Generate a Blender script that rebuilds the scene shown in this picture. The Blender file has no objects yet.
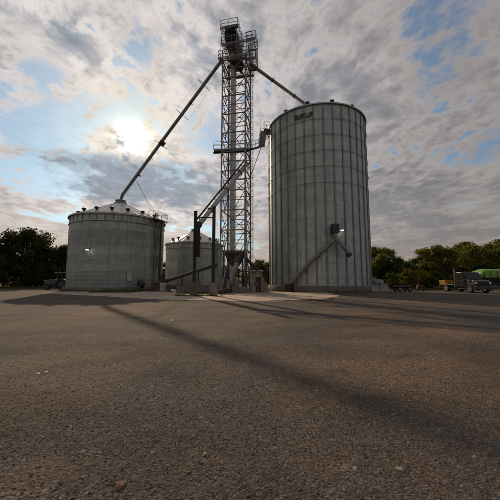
import bpy, bmesh, math, random
import numpy as np
from mathutils import Vector, Matrix, Quaternion

R_ = math.radians
SC = bpy.context.scene
COL = SC.collection
random.seed(7)

# ------------------------------------------------------------------ camera
F_PX, HORIZON, EYE = 285.0, 280.0, 1.5          # focal length and horizon row of the 500 px photograph, eye height
PITCH = math.atan((HORIZON - 250) / F_PX)
cam_data = bpy.data.cameras.new('camera')
cam_data.sensor_width = 36.0
cam_data.lens = 36.0 * F_PX / 500.0
cam_data.clip_start = 0.05
cam_data.clip_end = 4000
cam = bpy.data.objects.new('camera', cam_data)
cam.location = (0, 0, EYE)
cam.rotation_euler = (math.pi / 2 + PITCH, 0, 0)
COL.objects.link(cam)
SC.camera = cam
cp, sp = math.cos(PITCH), math.sin(PITCH)

def ray(px, py):
    a, b = (px - 250) / F_PX, (250 - py) / F_PX
    return Vector((a, cp - b * sp, sp + b * cp))
def at(px, py, Y):
    d = ray(px, py)
    return Vector((0, 0, EYE)) + d * (Y / d.y)
def gx(px, Y):                                   # X of a ground point seen in column px at depth Y
    return (px - 250) / F_PX * (Y * cp - EYE * sp)

SUN = ray(131, 137).normalized()
SUN_EL = math.asin(SUN.z)
SUN_AZ = math.atan2(SUN.x, SUN.y)                # clockwise from +Y

# ------------------------------------------------------------------ node helpers
class NT:
    def __init__(s, tree): s.t = tree; s.n = tree.nodes; s.l = tree.links
    def put(s, sock, v):
        if isinstance(v, bpy.types.NodeSocket): s.l.new(v, sock)
        elif v is not None: sock.default_value = v
    def math(s, op, a, b=None, c=None, clamp=False):
        n = s.n.new('ShaderNodeMath'); n.operation = op; n.use_clamp = clamp
        s.put(n.inputs[0], a); s.put(n.inputs[1], b); s.put(n.inputs[2], c)
        return n.outputs[0]
    def add(s, a, b): return s.math('ADD', a, b)
    def mul(s, a, b): return s.math('MULTIPLY', a, b)
    def step(s, v, lo, hi, a=0.0, b=1.0):
        n = s.n.new('ShaderNodeMapRange'); n.interpolation_type = 'SMOOTHSTEP'
        s.put(n.inputs[0], v); n.inputs[1].default_value = lo; n.inputs[2].default_value = hi
        n.inputs[3].default_value = a; n.inputs[4].default_value = b
        return n.outputs[0]
    def lin(s, v, lo, hi, a=0.0, b=1.0):
        n = s.n.new('ShaderNodeMapRange'); s.put(n.inputs[0], v)
        n.inputs[1].default_value = lo; n.inputs[2].default_value = hi
        n.inputs[3].default_value = a; n.inputs[4].default_value = b
        return n.outputs[0]
    def mix(s, f, a, b, mode='MIX'):
        n = s.n.new('ShaderNodeMix'); n.data_type = 'RGBA'; n.blend_type = mode
        s.put(n.inputs[0], f)
        s.put(n.inputs[6], a if isinstance(a, bpy.types.NodeSocket) else (*a, 1))
        s.put(n.inputs[7], b if isinstance(b, bpy.types.NodeSocket) else (*b, 1))
        return n.outputs[2]
    def vmath(s, op, a, b=None, scale=None):
        n = s.n.new('ShaderNodeVectorMath'); n.operation = op
        s.put(n.inputs[0], a); s.put(n.inputs[1], b)
        if scale is not None: s.put(n.inputs['Scale'], scale)
        return n.outputs['Value'] if op in ('DOT_PRODUCT', 'LENGTH') else n.outputs[0]
    def noise(s, vec, scale, detail=4, rough=.5, dist=0.0, out='Fac', lac=2.0):
        n = s.n.new('ShaderNodeTexNoise'); s.put(n.inputs['Vector'], vec)
        n.inputs['Scale'].default_value = scale; n.inputs['Detail'].default_value = detail
        n.inputs['Roughness'].default_value = rough; n.inputs['Distortion'].default_value = dist
        n.inputs['Lacunarity'].default_value = lac
        return n.outputs[0] if out == 'Fac' else n.outputs[1]
    def mapping(s, vec, loc=(0, 0, 0), rot=(0, 0, 0), sc=(1, 1, 1)):
        n = s.n.new('ShaderNodeMapping'); s.put(n.inputs[0], vec)
        n.inputs[1].default_value = loc; n.inputs[2].default_value = rot; n.inputs[3].default_value = sc
        return n.outputs[0]
    def sep(s, v):
        n = s.n.new('ShaderNodeSeparateXYZ'); s.put(n.inputs[0], v); return n.outputs
    def comb(s, x, y, z):
        n = s.n.new('ShaderNodeCombineXYZ'); s.put(n.inputs[0], x); s.put(n.inputs[1], y); s.put(n.inputs[2], z)
        return n.outputs[0]

# ------------------------------------------------------------------ world: Nishita sky under a broken altocumulus deck
world = bpy.data.worlds.new('World'); SC.world = world; world.use_nodes = True
world.cycles.sampling_method = 'MANUAL'; world.cycles.sample_map_resolution = 1024
w = NT(world.node_tree); w.n.clear()
sky = w.n.new('ShaderNodeTexSky'); sky.sky_type = 'NISHITA'; sky.sun_disc = False
sky.sun_elevation = SUN_EL; sky.sun_rotation = SUN_AZ
sky.air_density = 1.0; sky.dust_density = 0.4; sky.ozone_density = 1.0
bg_sky = w.n.new('ShaderNodeBackground'); bg_sky.inputs[1].default_value = 0.066
w.l.new(w.vmath('MULTIPLY', sky.outputs[0], (.72, .98, 1.06)), bg_sky.inputs[0])
tc = w.n.new('ShaderNodeTexCoord')
dirv = w.vmath('NORMALIZE', tc.outputs['Generated'])
dx, dy, dz = w.sep(dirv)
zc = w.math('MAXIMUM', dz, 0.0)
inv = w.math('DIVIDE', 1.0, w.add(zc, 0.11))
flat = w.comb(w.mul(dx, inv), w.mul(dy, inv), 0.0)          # the cloud deck as a plane overhead
warp = w.noise(w.mapping(flat, (3.1, 1.7, 0)), 1.6, 2, .5, out='Color')
flatw = w.vmath('ADD', flat, w.vmath('SCALE', w.vmath('SUBTRACT', warp, (.5, .5, .5)), scale=0.28))
big = w.noise(w.mapping(flatw, (64.2, 4.2, 2.0)), 1.1, 3, .5)
stre = w.noise(w.mapping(flatw, (2.3, 41.3, 5.0), (0, 0, R_(25)), (1.0, 0.6, 1)), 4.3, 6, .60, .0)
fine = w.noise(w.mapping(flatw, (7.7, 3.3, 8.0), (0, 0, R_(10)), (1.0, .8, 1)), 12.0, 5, .62, .0)
fine = w.add(.5, w.mul(w.math('SUBTRACT', fine, .5), w.step(zc, .05, .40, .25, 1.0)))
stre = w.add(.5, w.mul(w.math('SUBTRACT', stre, .5), w.step(zc, .02, .30, .55, 1.0)))
sund = w.math('MAXIMUM', w.vmath('DOT_PRODUCT', dirv, tuple(SUN)), 0.0)
dens = w.add(w.add(w.mul(big, .50), w.mul(stre, .52)), w.mul(fine, .42))      # about 0.71 on average
rag = w.math('SUBTRACT', w.add(w.mul(stre, .7), w.mul(fine, .3)), .5)
# gaps and heavier patches of the deck
for bx, by, br, amt in ((36, 88, 6, -.11), (80, 100, 5, -.12), (52, 152, 5, -.18), (30, 60, 4, -.08), (160, 60, 4, -.10), (12, 35, 8, .10), (95, 70, 5, .08), (8, 125, 7, .12), (100, 150, 5, .06), (118, 28, 3, -.10), (144, 30, 3, -.10), (452, 30, 6, -.05), (285, 14, 9, -.10), (496, 172, 5, -.10),
                        (430, 60, 6, -.10), (62, 24, 9, .12), (190, 28, 9, .10), (400, 120, 16, .03), (430, 180, 16, .09), (380, 170, 10, .04), (430, 230, 10, .05), (320, 60, 14, .06), (20, 180, 8, -.05), (205, 130, 4, -.12)):
    bd = w.vmath('DOT_PRODUCT', dirv, tuple(ray(bx, by).normalized()))
    dens = w.add(dens, w.mul(w.step(w.add(bd, w.mul(rag, .05)), math.cos(R_(br * 1.5)), math.cos(R_(br * .2))), amt * .52))
# the low bank under the sun
bankc = ray(140, 172).normalized()
bank = w.step(w.add(w.vmath('DOT_PRODUCT', dirv, tuple(bankc)), w.mul(rag, .10)), .955, .99)
elev = w.add(w.math('ARCSINE', dz), w.mul(rag, .22))
bank = w.mul(bank, w.mul(w.step(elev, R_(12.5), R_(15.5)), w.step(elev, R_(23.0), R_(20.5))))
cover = w.step(dens, .61, .705, .22, 1.0)
cover = w.math('MAXIMUM', cover, w.mul(bank, .75))
thick = w.step(dens, .68, .88)
thick = w.math('MAXIMUM', thick, bank)
g_wide = w.math('POWER', sund, 5.0)
g_near = w.math('POWER', sund, 90.0)
g_core = w.math('POWER', sund, 2200.0)
low = w.math('POWER', w.math('SUBTRACT', 1.0, zc), 6.0)
lit = w.add(w.add(.225, w.mul(g_wide, .38)), w.mul(g_near, .04))
thin_col = w.mix(low, w.mix(g_near, (1.0, .91, .87), (1.0, .90, .72)), (1.0, .77, .60))
thick_col = w.mix(low, w.mix(g_wide, (.84, .785, .80), (.42, .50, .60)), (.64, .57, .56))
shade = w.mix(thick, thin_col, thick_col)
tex = w.lin(w.add(w.mul(fine, .6), w.mul(stre, .4)), .34, .66, 1.26, .76)
cl = w.vmath('SCALE', shade, scale=w.mul(w.mul(lit, tex), w.lin(thick, 0, 1, 1.0, .88)))
core = w.mul(w.add(w.mul(g_core, 3.2), w.mul(g_near, .04)), w.mul(w.lin(bank, 0, 1, 1.0, .10), w.lin(w.add(stre, fine), .80, 1.20, 1.9, .15)))
cl = w.vmath('ADD', cl, w.vmath('SCALE', (1.0, .94, .84), scale=core))
bg_cl = w.n.new('ShaderNodeBackground'); w.l.new(cl, bg_cl.inputs[0])
mx = w.n.new('ShaderNodeMixShader'); w.put(mx.inputs[0], w.math('MINIMUM', w.add(w.mul(cover, .96), w.mul(g_near, .25)), 1.0))
w.l.new(bg_sky.outputs[0], mx.inputs[1]); w.l.new(bg_cl.outputs[0], mx.inputs[2])
# low haze towards the horizon
hz = w.step(w.math('ARCSINE', dz), R_(12), R_(-1), 0.0, .85)
bg_hz = w.n.new('ShaderNodeBackground'); w.put(bg_hz.inputs[0], w.vmath('SCALE', w.mix(g_wide, (.225, .195, .185), (.46, .35, .27)), scale=w.lin(w.add(stre, fine), .7, 1.3, 1.15, .85)))
mh = w.n.new('ShaderNodeMixShader'); w.put(mh.inputs[0], hz)
w.l.new(mx.outputs[0], mh.inputs[1]); w.l.new(bg_hz.outputs[0], mh.inputs[2])
wo = w.n.new('ShaderNodeOutputWorld'); w.l.new(mh.outputs[0], wo.inputs[0])

# ------------------------------------------------------------------ sun and exposure
sl = bpy.data.lights.new('sun', 'SUN'); sl.energy = 2.0; sl.angle = R_(0.8); sl.color = (1.0, .74, .50)
so = bpy.data.objects.new('sun', sl); COL.objects.link(so)
so.rotation_euler = Vector(SUN).to_track_quat('Z', 'Y').to_euler()
so.location = (0, 0, 60)
SC.cycles.use_adaptive_sampling = True; SC.cycles.adaptive_threshold = 0.02; SC.cycles.max_bounces = 4; SC.cycles.diffuse_bounces = 2; SC.cycles.glossy_bounces = 2; SC.cycles.transmission_bounces = 2
SC.view_settings.view_transform = 'Standard'; SC.view_settings.look = 'None'
SC.view_settings.exposure = 0.45; SC.view_settings.gamma = 1.0; SC.view_settings.use_curve_mapping = False

# ------------------------------------------------------------------ materials
MATS = {}
def base_mat(name):
    m = bpy.data.materials.new(name); m.use_nodes = True
    t = NT(m.node_tree); b = t.n['Principled BSDF']; MATS[name] = m
    return m, t, b
def wpos(t):
    return t.n.new('ShaderNodeNewGeometry').outputs['Position']
def bump(t, b, h, strength=.3, dist=.02):
    n = t.n.new('ShaderNodeBump'); n.inputs['Strength'].default_value = strength; n.inputs['Distance'].default_value = dist
    t.put(n.inputs['Height'], h); t.l.new(n.outputs[0], b.inputs['Normal'])
def plain(name, c, rough=.6, metal=0.0, var=.25, scale=2.0, dirt=None, dirt_amt=.5, bmp=0.0, rnd=.0, spec=None):
    m, t, b = base_mat(name); p = wpos(t)
    n1 = t.noise(p, scale, 6, .6)
    lo = tuple(x * (1 - var) for x in c); hi = tuple(min(1, x * (1 + var)) for x in c)
    col = t.mix(t.step(n1, .3, .7), lo, hi)
    if dirt:
        n2 = t.noise(t.mapping(p, (5, 2, 1), (0, 0, 0), (1, 1, .35)), scale * 1.7, 7, .65)
        col = t.mix(t.mul(t.step(n2, .48, .68), dirt_amt), col, dirt)
    if rnd:
        oi = t.n.new('ShaderNodeObjectInfo')
        k = t.lin(oi.outputs['Random'], 0, 1, 1 - rnd, 1 + rnd)
        col = t.vmath('SCALE', col, scale=k)
    t.put(b.inputs['Base Color'], col)
    t.put(b.inputs['Roughness'], t.lin(n1, .3, .7, max(.05, rough - .1), min(1, rough + .1)))
    b.inputs['Metallic'].default_value = metal
    if spec is not None: b.inputs['Specular IOR Level'].default_value = spec
    if bmp: bump(t, b, t.noise(p, scale * 9, 6, .65), bmp, .02)
    return m
def galvanised(name, c, rough=.42, metal=.75, rnd=.10, rust=.25):
    m, t, b = base_mat(name); p = wpos(t)
    oi = t.n.new('ShaderNodeObjectInfo')
    blot = t.noise(p, .9, 6, .65)
    spang = t.noise(p, 9, 3, .7)
    streak = t.noise(t.mapping(p, (3, 1, 0), (0, 0, 0), (2.6, 2.6, .10)), 1.0, 6, .6)
    col = t.mix(t.step(blot, .3, .7), tuple(x * .80 for x in c), tuple(min(1, x * 1.12) for x in c))
    col = t.mix(t.mul(t.step(spang, .45, .75), .25), col, tuple(x * .7 for x in c))
    col = t.mix(t.mul(t.step(streak, .52, .74), rust), col, (.16, .115, .075))
    col = t.vmath('SCALE', col, scale=t.lin(oi.outputs['Random'], 0, 1, 1 - rnd, 1 + rnd))
    col = t.vmath('MULTIPLY', col, oi.outputs['Color'])
    t.put(b.inputs['Base Color'], col)
    t.put(b.inputs['Roughness'], t.add(t.lin(blot, .3, .7, rough - .07, rough + .10), t.mul(t.step(streak, .52, .74), .15)))
    b.inputs['Metallic'].default_value = metal
    return m
galvanised('bin_steel', (.465, .50, .48), .42, .55, .07, .30)
galvanised('bin_steel_old', (.435, .468, .448), .5, .5, .07, .34)
galvanised('stiffener_steel', (.29, .30, .295), .5, .6, .10, .5)
galvanised('roof_steel', (.66, .65, .63), .45, .35, .06, .2)
galvanised('tower_steel', (.20, .195, .185), .5, .65, .15, .4)
galvanised('pale_steel', (.50, .50, .48), .45, .55, .05, .22)
galvanised('spout_steel', (.26, .25, .24), .5, .6, .05, .35)
plain('dark_steel', (.055, .055, .052), .55, .4, .4, 3, (.10, .06, .035), .5)
plain('black_rubber', (.022, .022, .022), .85, 0, .3, 5, (.09, .075, .06), .5)
plain('green_paint', (.016, .045, .028), .5, .1, .35, 3, (.06, .05, .04), .4)
plain('concrete', (.25, .215, .18), .88, 0, .32, 1.6, (.085, .07, .055), .75, .6)
plain('old_concrete', (.155, .135, .115), .9, 0, .25, 1.0, (.08, .07, .055), .6, .35)
plain('pad_concrete', (.42, .34, .26), .9, 0, .2, .5, (.2, .165, .13), .7, .25)
plain('pale_block', (.30, .28, .255), .85, 0, .12, 1.5, (.25, .22, .19), .5, .25)
plain('red_door', (.07, .022, .018), .6, 0, .3, 2)
plain('red_hose', (.032, .020, .018), .75, 0, .3, 4)
plain('white_paint', (.36, .36, .35), .45, 0, .08, 2, (.3, .27, .23), .35)
plain('blue_plastic', (.03, .055, .10), .4, 0, .2, 2)
plain('vehicle_grey', (.105, .105, .102), .5, .1, .25, 2, (.06, .05, .04), .5)
plain('grey_paint', (.22, .23, .23), .45, .1, .2, 2, (.15, .12, .09), .5)
plain('truck_dark', (.016, .016, .018), .4, .1, .3, 2, (.04, .033, .027), .3, spec=.15)
plain('truck_silver', (.055, .052, .052), .4, .2, .15, 2, (.08, .065, .05), .3)
plain('yellow_paint', (.46, .22, .01), .5, 0, .15, 2, (.18, .10, .03), .3)
plain('green_tarp', (.15, .32, .035), .5, 0, .15, 1.2, (.07, .13, .04), .4)
plain('chrome', (.7, .7, .7), .18, 1, .05, 2)
plain('maroon_paint', (.060, .026, .020), .5, 0, .2, 2, (.08, .06, .05), .4)
plain('sign_green', (.028, .060, .038), .55, 0, .2, 3)
plain('sign_blue', (.05, .09, .13), .6, 0, .2, 3)
plain('red_lens', (.35, .02, .015), .25, 0, .1, 3)
plain('brick_red', (.30, .14, .09), .85, 0, .25, 18, (.2, .13, .1), .5, .5)
plain('litter', (.72, .70, .66), .7, 0, .1, 8)
m, t, b = base_mat('glass'); b.inputs['Base Color'].default_value = (.02, .022, .025, 1); b.inputs['Roughness'].default_value = .06
m, t, b = base_mat('lamp_glow'); b.inputs['Emission Color'].default_value = (1, .96, .88, 1); b.inputs['Emission Strength'].default_value = 6.0

def foliage(name, a, c, trans=.25):
    m, t, b = base_mat(name); p = wpos(t)
    g = t.n.new('ShaderNodeNewGeometry')
    col = t.mix(g.outputs['Random Per Island'], a, c)
    col = t.mix(t.step(t.noise(p, .35, 4, .6), .35, .7), t.vmath('SCALE', col, scale=.7), t.vmath('SCALE', col, scale=1.2))
    t.put(b.inputs['Base Color'], col); b.inputs['Roughness'].default_value = .7
    b.inputs['Specular IOR Level'].default_value = .2
    tr = t.n.new('ShaderNodeBsdfTranslucent'); t.put(tr.inputs[0], t.vmath('MULTIPLY', col, (1.3, 1.2, .5)))
    ms = t.n.new('ShaderNodeMixShader'); ms.inputs[0].default_value = trans
    out = t.n['Material Output']
    t.l.new(b.outputs[0], ms.inputs[1]); t.l.new(tr.outputs[0], ms.inputs[2]); t.l.new(ms.outputs[0], out.inputs[0])
foliage('leaf_dark', (.040, .052, .016), (.070, .085, .025))
foliage('leaf_olive', (.11, .125, .026), (.19, .19, .045), .4)
foliage('leaf_mid', (.070, .094, .022), (.125, .15, .040), .35)
foliage('leaf_rust', (.15, .14, .025), (.26, .215, .045), .45)
foliage('grass', (.075, .095, .022), (.16, .15, .045), .3)
plain('bark', (.075, .058, .043), .9, 0, .3, 4, bmp=.5)

# gravel yard
m, t, b = base_mat('gravel_yard'); p = wpos(t)
patch = t.noise(t.mapping(p, (4, 7, 0), (0, 0, .4), (1, .55, 1)), .22, 5, .62)
mid = t.noise(p, 1.3, 5, .65)
col = t.mix(t.step(patch, .40, .60), (.070, .064, .062), (.165, .105, .064))
col = t.mix(t.mul(t.step(mid, .52, .72), .55), col, (.052, .042, .034))
stain = t.noise(t.mapping(p, (9, 2, 0), (0, 0, .2), (.6, 1.1, 1)), .75, 5, .6)
col = t.mix(t.mul(t.step(stain, .60, .70), .65), col, (.036, .030, .026))
lanes = t.noise(t.mapping(p, (1, 3, 0), (0, 0, R_(-32)), (.05, 1, 1)), .55, 4, .6)
col = t.mix(t.mul(t.step(lanes, .5, .66), .45), col, (.082, .073, .066))
# worn wheel lanes curving across the yard towards the pad
wob = t.mul(t.math('SUBTRACT', t.noise(p, .35, 3, .5), .5), 1.6)
for cx_, cy_, r0 in ((19, -20, 33.5), (19, -20, 35.4), (-42, 22, 41.5), (-42, 22, 43.3), (24, 44, 32.0), (24, 44, 33.9)):
    rr_ = t.vmath('LENGTH', t.vmath('SUBTRACT', p, (cx_, cy_, 0)))
    dl = t.math('ABSOLUTE', t.add(t.math('SUBTRACT', rr_, r0), wob))
    ms_ = t.mul(t.step(dl, .55, .10), t.step(mid, .35, .6, .35, .8))
    col = t.mix(ms_, col, (.052, .045, .040) if r0 < 40 else (.135, .108, .080))
grit = t.noise(p, 7.5, 5, .72)
col = t.vmath('SCALE', col, scale=t.lin(grit, .28, .72, .52, 1.55))
v = t.n.new('ShaderNodeTexVoronoi'); t.put(v.inputs['Vector'], t.vmath('ADD', p, t.vmath('SCALE', t.noise(p, 30, 2, .5, out='Color'), scale=.02)))
v.inputs['Scale'].default_value = 42; v.inputs['Randomness'].default_value = 1
vr = t.sep(v.outputs['Color'])
col = t.mix(t.mul(t.step(vr[0], .40, 1.0), .60), col, (.21, .185, .155))
col = t.mix(t.mul(t.step(vr[1], .55, 1.0), .65), col, (.036, .034, .034))
col = t.mix(t.mul(t.step(v.outputs['Distance'], .35, .75), .6), col, (.040, .033, .027))
v2 = t.n.new('ShaderNodeTexVoronoi'); t.put(v2.inputs['Vector'], p); v2.inputs['Scale'].default_value = 13
v2r = t.sep(v2.outputs['Color'])
spk = t.mul(t.step(v2r[0], .86, .90), t.step(v2.outputs['Distance'], .34, .22))
col = t.mix(t.mul(spk, t.lin(v2r[1], 0, 1, .2, .9)), col, (.26, .235, .205))
worn = t.noise(t.mapping(p, (13, 5, 0), (0, 0, -.5), (.7, 1.2, 1)), .55, 4, .6)
col = t.vmath('SCALE', col, scale=t.lin(worn, .36, .64, .70, 1.25))
col = t.mix(t.mul(t.step(t.noise(t.mapping(p, (31, 8, 0)), .9, 3, .55), .62, .72), .7), col, (.034, .028, .023))
t.put(b.inputs['Base Color'], col); b.inputs['Roughness'].default_value = .92; b.inputs['Specular IOR Level'].default_value = .25
hgt = t.add(t.add(t.mul(v.outputs['Distance'], -.9), t.mul(grit, 1.6)), t.add(t.mul(t.noise(p, 110, 3, .7), .5), t.mul(t.noise(p, 1.6, 3, .55), 3.2)))
bump(t, b, hgt, .5, .02)
# loose stones
m, t, b = base_mat('stone_chips'); p = wpos(t)
g = t.n.new('ShaderNodeNewGeometry'); rr = g.outputs['Random Per Island']
cr = t.n.new('ShaderNodeValToRGB'); t.put(cr.inputs[0], rr)
e = cr.color_ramp.elements
e[0].position = 0; e[0].color = (.075, .066, .060, 1); e[1].position = 1; e[1].color = (.42, .37, .32, 1)
for pos, c in ((.35, (.115, .100, .088, 1)), (.6, (.165, .115, .078, 1)), (.82, (.125, .120, .120, 1)), (.95, (.21, .185, .155, 1))):
    x = e.new(pos); x.color = c
col = t.mix(t.step(t.noise(p, 60, 4, .6), .3, .7), t.vmath('SCALE', cr.outputs[0], scale=.75), cr.outputs[0])
t.put(b.inputs['Base Color'], col); b.inputs['Roughness'].default_value = .85; b.inputs['Specular IOR Level'].default_value = .3

# ------------------------------------------------------------------ geometry helpers
class G:
    """collects shapes in world coordinates; build() links them as one mesh object, local to its parent's origin"""
    def __init__(s): s.v = []; s.f = []; s.sm = []
    def add(s, vs, fs, smooth=False):
        o = len(s.v); s.v += [tuple(x) for x in vs]; s.f += [tuple(i + o for i in f) for f in fs]; s.sm += [smooth] * len(fs)
        return s
    def hexa(s, p):    # 8 corners: bottom 0-3 ccw, top 4-7
        return s.add(p, [(3, 2, 1, 0), (4, 5, 6, 7), (0, 1, 5, 4), (1, 2, 6, 5), (2, 3, 7, 6), (3, 0, 4, 7)])
    def box(s, c, size, rz=0.0):
        x, y, z = size[0] / 2, size[1] / 2, size[2] / 2; ca, sa = math.cos(rz), math.sin(rz)
        P = [(-x, -y, -z), (x, -y, -z), (x, y, -z), (-x, y, -z), (-x, -y, z), (x, -y, z), (x, y, z), (-x, y, z)]
        return s.hexa([(c[0] + a * ca - b_ * sa, c[1] + a * sa + b_ * ca, c[2] + d) for a, b_, d in P])
    def bar(s, p0, p1, wd, ht=None, up=(0, 0, 1)):
        p0, p1 = Vector(p0), Vector(p1); ht = ht or wd; d = (p1 - p0).normalized()
        u = Vector(up); sx = d.cross(u)
        if sx.length < 1e-4: sx = d.cross(Vector((1, 0, 0)))
        sx.normalize(); sz = sx.cross(d)
        P = []
        for q in (p0, p1):
            for a, b_ in ((-1, -1), (1, -1), (1, 1), (-1, 1)): P.append(q + sx * (a * wd / 2) + sz * (b_ * ht / 2))
        return s.hexa(P)
    def tube(s, pts, rad, seg=12, cap=True):
        pts = [Vector(p) for p in pts]; rad = rad if isinstance(rad, (list, tuple)) else [rad] * len(pts)
        vs = []; fs = []; ref = Vector((0, 0, 1))
        for i, p in enumerate(pts):
            d = (pts[min(i + 1, len(pts) - 1)] - pts[max(i - 1, 0)]).normalized()
            r = ref if abs(d.dot(ref)) < .98 else Vector((1, 0, 0))
            a = d.cross(r).normalized(); b_ = a.cross(d)
            for k in range(seg):
                th = 2 * math.pi * k / seg
                vs.append(p + (a * math.cos(th) + b_ * math.sin(th)) * rad[i])
        for i in range(len(pts) - 1):
            for k in range(seg):
                k2 = (k + 1) % seg
                fs.append((i * seg + k, i * seg + k2, (i + 1) * seg + k2, (i + 1) * seg + k))
        s.add(vs, fs, True)
        if cap:
            s.add(vs[:seg], [tuple(range(seg))]); s.add(vs[-seg:], [tuple(reversed(range(seg)))])
        return s
    def lathe(s, c, prof, seg=24, smooth=True):     # prof: (radius, z) from bottom to top
        vs = []; fs = []
        for r, z in prof:
            for k in range(seg):
                th = 2 * math.pi * k / seg
                vs.append((c[0] + r * math.cos(th), c[1] + r * math.sin(th), c[2] + z))
        for i in range(len(prof) - 1):
            for k in range(seg):
                k2 = (k + 1) % seg
                fs.append((i * seg + k, i * seg + k2, (i + 1) * seg + k2, (i + 1) * seg + k))
        return s.add(vs, fs, smooth)
    def prism(s, poly, axis, a, b_):                # polygon in the plane across axis, swept from a to b_
        n = len(poly)
        def pt(q, t_):
            return {'x': (t_, q[0], q[1]), 'y': (q[0], t_, q[1]), 'z': (q[0], q[1], t_)}[axis]
        vs = [pt(q, a) for q in poly] + [pt(q, b_) for q in poly]
        fs = [tuple(range(n)), tuple(reversed(range(n, 2 * n)))] + [(i, i + n, (i + 1) % n + n, (i + 1) % n) for i in range(n)]
        return s.add(vs, fs)
    def xf(s, M):
        s.v = [tuple(M @ Vector(p)) for p in s.v]; return s
    def build(s, name, mat, parent=None, bev=0.0, fix=True):
        o = Vector((0, 0, 0))
        if parent:
            q = parent
            while q: o += q.location; q = q.parent
        me = bpy.data.meshes.new(name)
        me.from_pydata([tuple(Vector(p) - o) for p in s.v], [], s.f)
        me.polygons.foreach_set('use_smooth', s.sm)
        if fix:
            bm = bmesh.new(); bm.from_mesh(me); bmesh.ops.recalc_face_normals(bm, faces=bm.faces); bm.to_mesh(me); bm.free()
        me.materials.append(MATS[mat]); me.update()
        ob = bpy.data.objects.new(name, me); COL.objects.link(ob)
        if parent: ob.parent = parent
        if bev:
            md = ob.modifiers.new('bevel', 'BEVEL'); md.width = bev; md.segments = 2; md.limit_method = 'ANGLE'
        return ob
def thing(name, label, cat, loc, group=None):
    o = bpy.data.objects.new(name, None); o.empty_display_size = .3; COL.objects.link(o); o.location = loc
    o['label'] = label; o['category'] = cat
    if group: o['group'] = group
    return o
def tag(o, label, cat, group=None):
    o['label'] = label; o['category'] = cat
    if group: o['group'] = group
    return o
def centre(o):                                       # move a top-level mesh's origin to its base
    me = o.data; n = len(me.vertices); a = np.empty(n * 3); me.vertices.foreach_get('co', a); a = a.reshape(-1, 3)
    c = Vector(((a[:, 0].min() + a[:, 0].max()) / 2, (a[:, 1].min() + a[:, 1].max()) / 2, a[:, 2].min()))
    me.transform(Matrix.Translation(-c)); o.location = c
    return o
def inst(name, me, parent, loc, rot=None, scale=None):
    o = bpy.data.objects.new(name, me); COL.objects.link(o); o.parent = parent; o.location = loc
    if rot is not None:
        o.rotation_mode = 'QUATERNION'; o.rotation_quaternion = rot
    if scale: o.scale = scale
    return o
def mesh_only(g, name, mat):
    o = g.build(name, mat); me = o.data; bpy.data.objects.remove(o); return me
def fast_mesh(name, V, Fc, mat, parent=None, smooth=False):
    me = bpy.data.meshes.new(name); n, k = Fc.shape
    me.vertices.add(len(V)); me.vertices.foreach_set('co', np.ascontiguousarray(V, dtype=np.float32).ravel())
    me.loops.add(n * k); me.loops.foreach_set('vertex_index', np.ascontiguousarray(Fc, dtype=np.int32).ravel())
    me.polygons.add(n); me.polygons.foreach_set('loop_start', np.arange(0, n * k, k, dtype=np.int32))
    me.polygons.foreach_set('use_smooth', np.full(n, smooth))
    me.update(calc_edges=True); me.materials.append(MATS[mat])
    o = bpy.data.objects.new(name, me); COL.objects.link(o)
    if parent: o.parent = parent
    return o

# ------------------------------------------------------------------ ground
def sheet(name, pts, z, mat):
    g = G(); g.add([(x, y, z) for x, y in pts], [tuple(range(len(pts)))])
    o = g.build(name, mat); o['kind'] = 'structure'; return o
sheet('ground', [(-1500, -1500), (1500, -1500), (1500, 1500), (-1500, 1500)], 0.0, 'gravel_yard')
random.seed(3)
def wobble(pts, amp, n=8):
    out = []
    for i in range(len(pts)):
        a, b_ = Vector(pts[i]), Vector(pts[(i + 1) % len(pts)])
        for k in range(n):
            q = a.lerp(b_, k / n); out.append((q.x + random.uniform(-amp, amp), q.y + random.uniform(-amp, amp)))
    return out
sheet('concrete_pad', wobble([(gx(165, 22), 22.0), (gx(262, 20.5), 20.6), (gx(325, 22.5), 23.0), (8.6, 27.5), (9.5, 35.6), (-9, 38), (-24, 38), (-24, 33), (gx(95, 27), 27)], .16, 14), .010, 'pad_concrete')
sheet('grass_verge', wobble([(-90, 52), (-30, 51.5), (-30, 70), (-90, 70)], .4), .012, 'grass')
o = sheet('grass_verge', wobble([(20, 46), (29, 43), (95, 52), (95, 75), (20, 75)], .4), .012, 'grass')

# ------------------------------------------------------------------ grain bins
def panel_mesh(name, R, da, h, mat, pitch=.105, amp=.012):
    rows = max(4, int(round(h / pitch)) * 4); arc = 5
    V = []; Fc = []
    for i in range(rows + 1):
        z = (h + .025) * i / rows
        rr = R + amp * math.sin(2 * math.pi * z / pitch) + .010 * (1 - i / rows)
        for j in range(arc + 1):
            th = -da / 2 - .0015 + (da + .003) * j / arc
            r2 = rr + .004 * (j / arc)
            V.append((r2 * math.cos(th), r2 * math.sin(th), z))
    for i in range(rows):
        for j in range(arc):
            a = i * (arc + 1) + j; Fc.append((a, a + 1, a + arc + 2, a + arc + 1))
    g = G(); g.add(V, Fc, True)
    o = g.build(name, mat, fix=False); me = o.data; bpy.data.objects.remove(o); return me

def cyl_hit(px, py, c, R):
    d = ray(px, py); o = Vector((0, 0, EYE))
    ax, ay = o.x - c[0], o.y - c[1]
    A = d.x ** 2 + d.y ** 2; B = 2 * (ax * d.x + ay * d.y); C = ax * ax + ay * ay - R * R
    t_ = (-B - math.sqrt(max(0, B * B - 4 * A * C))) / (2 * A)
    p = o + d * t_
    return p, math.atan2(p.y - c[1], p.x - c[0])

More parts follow.
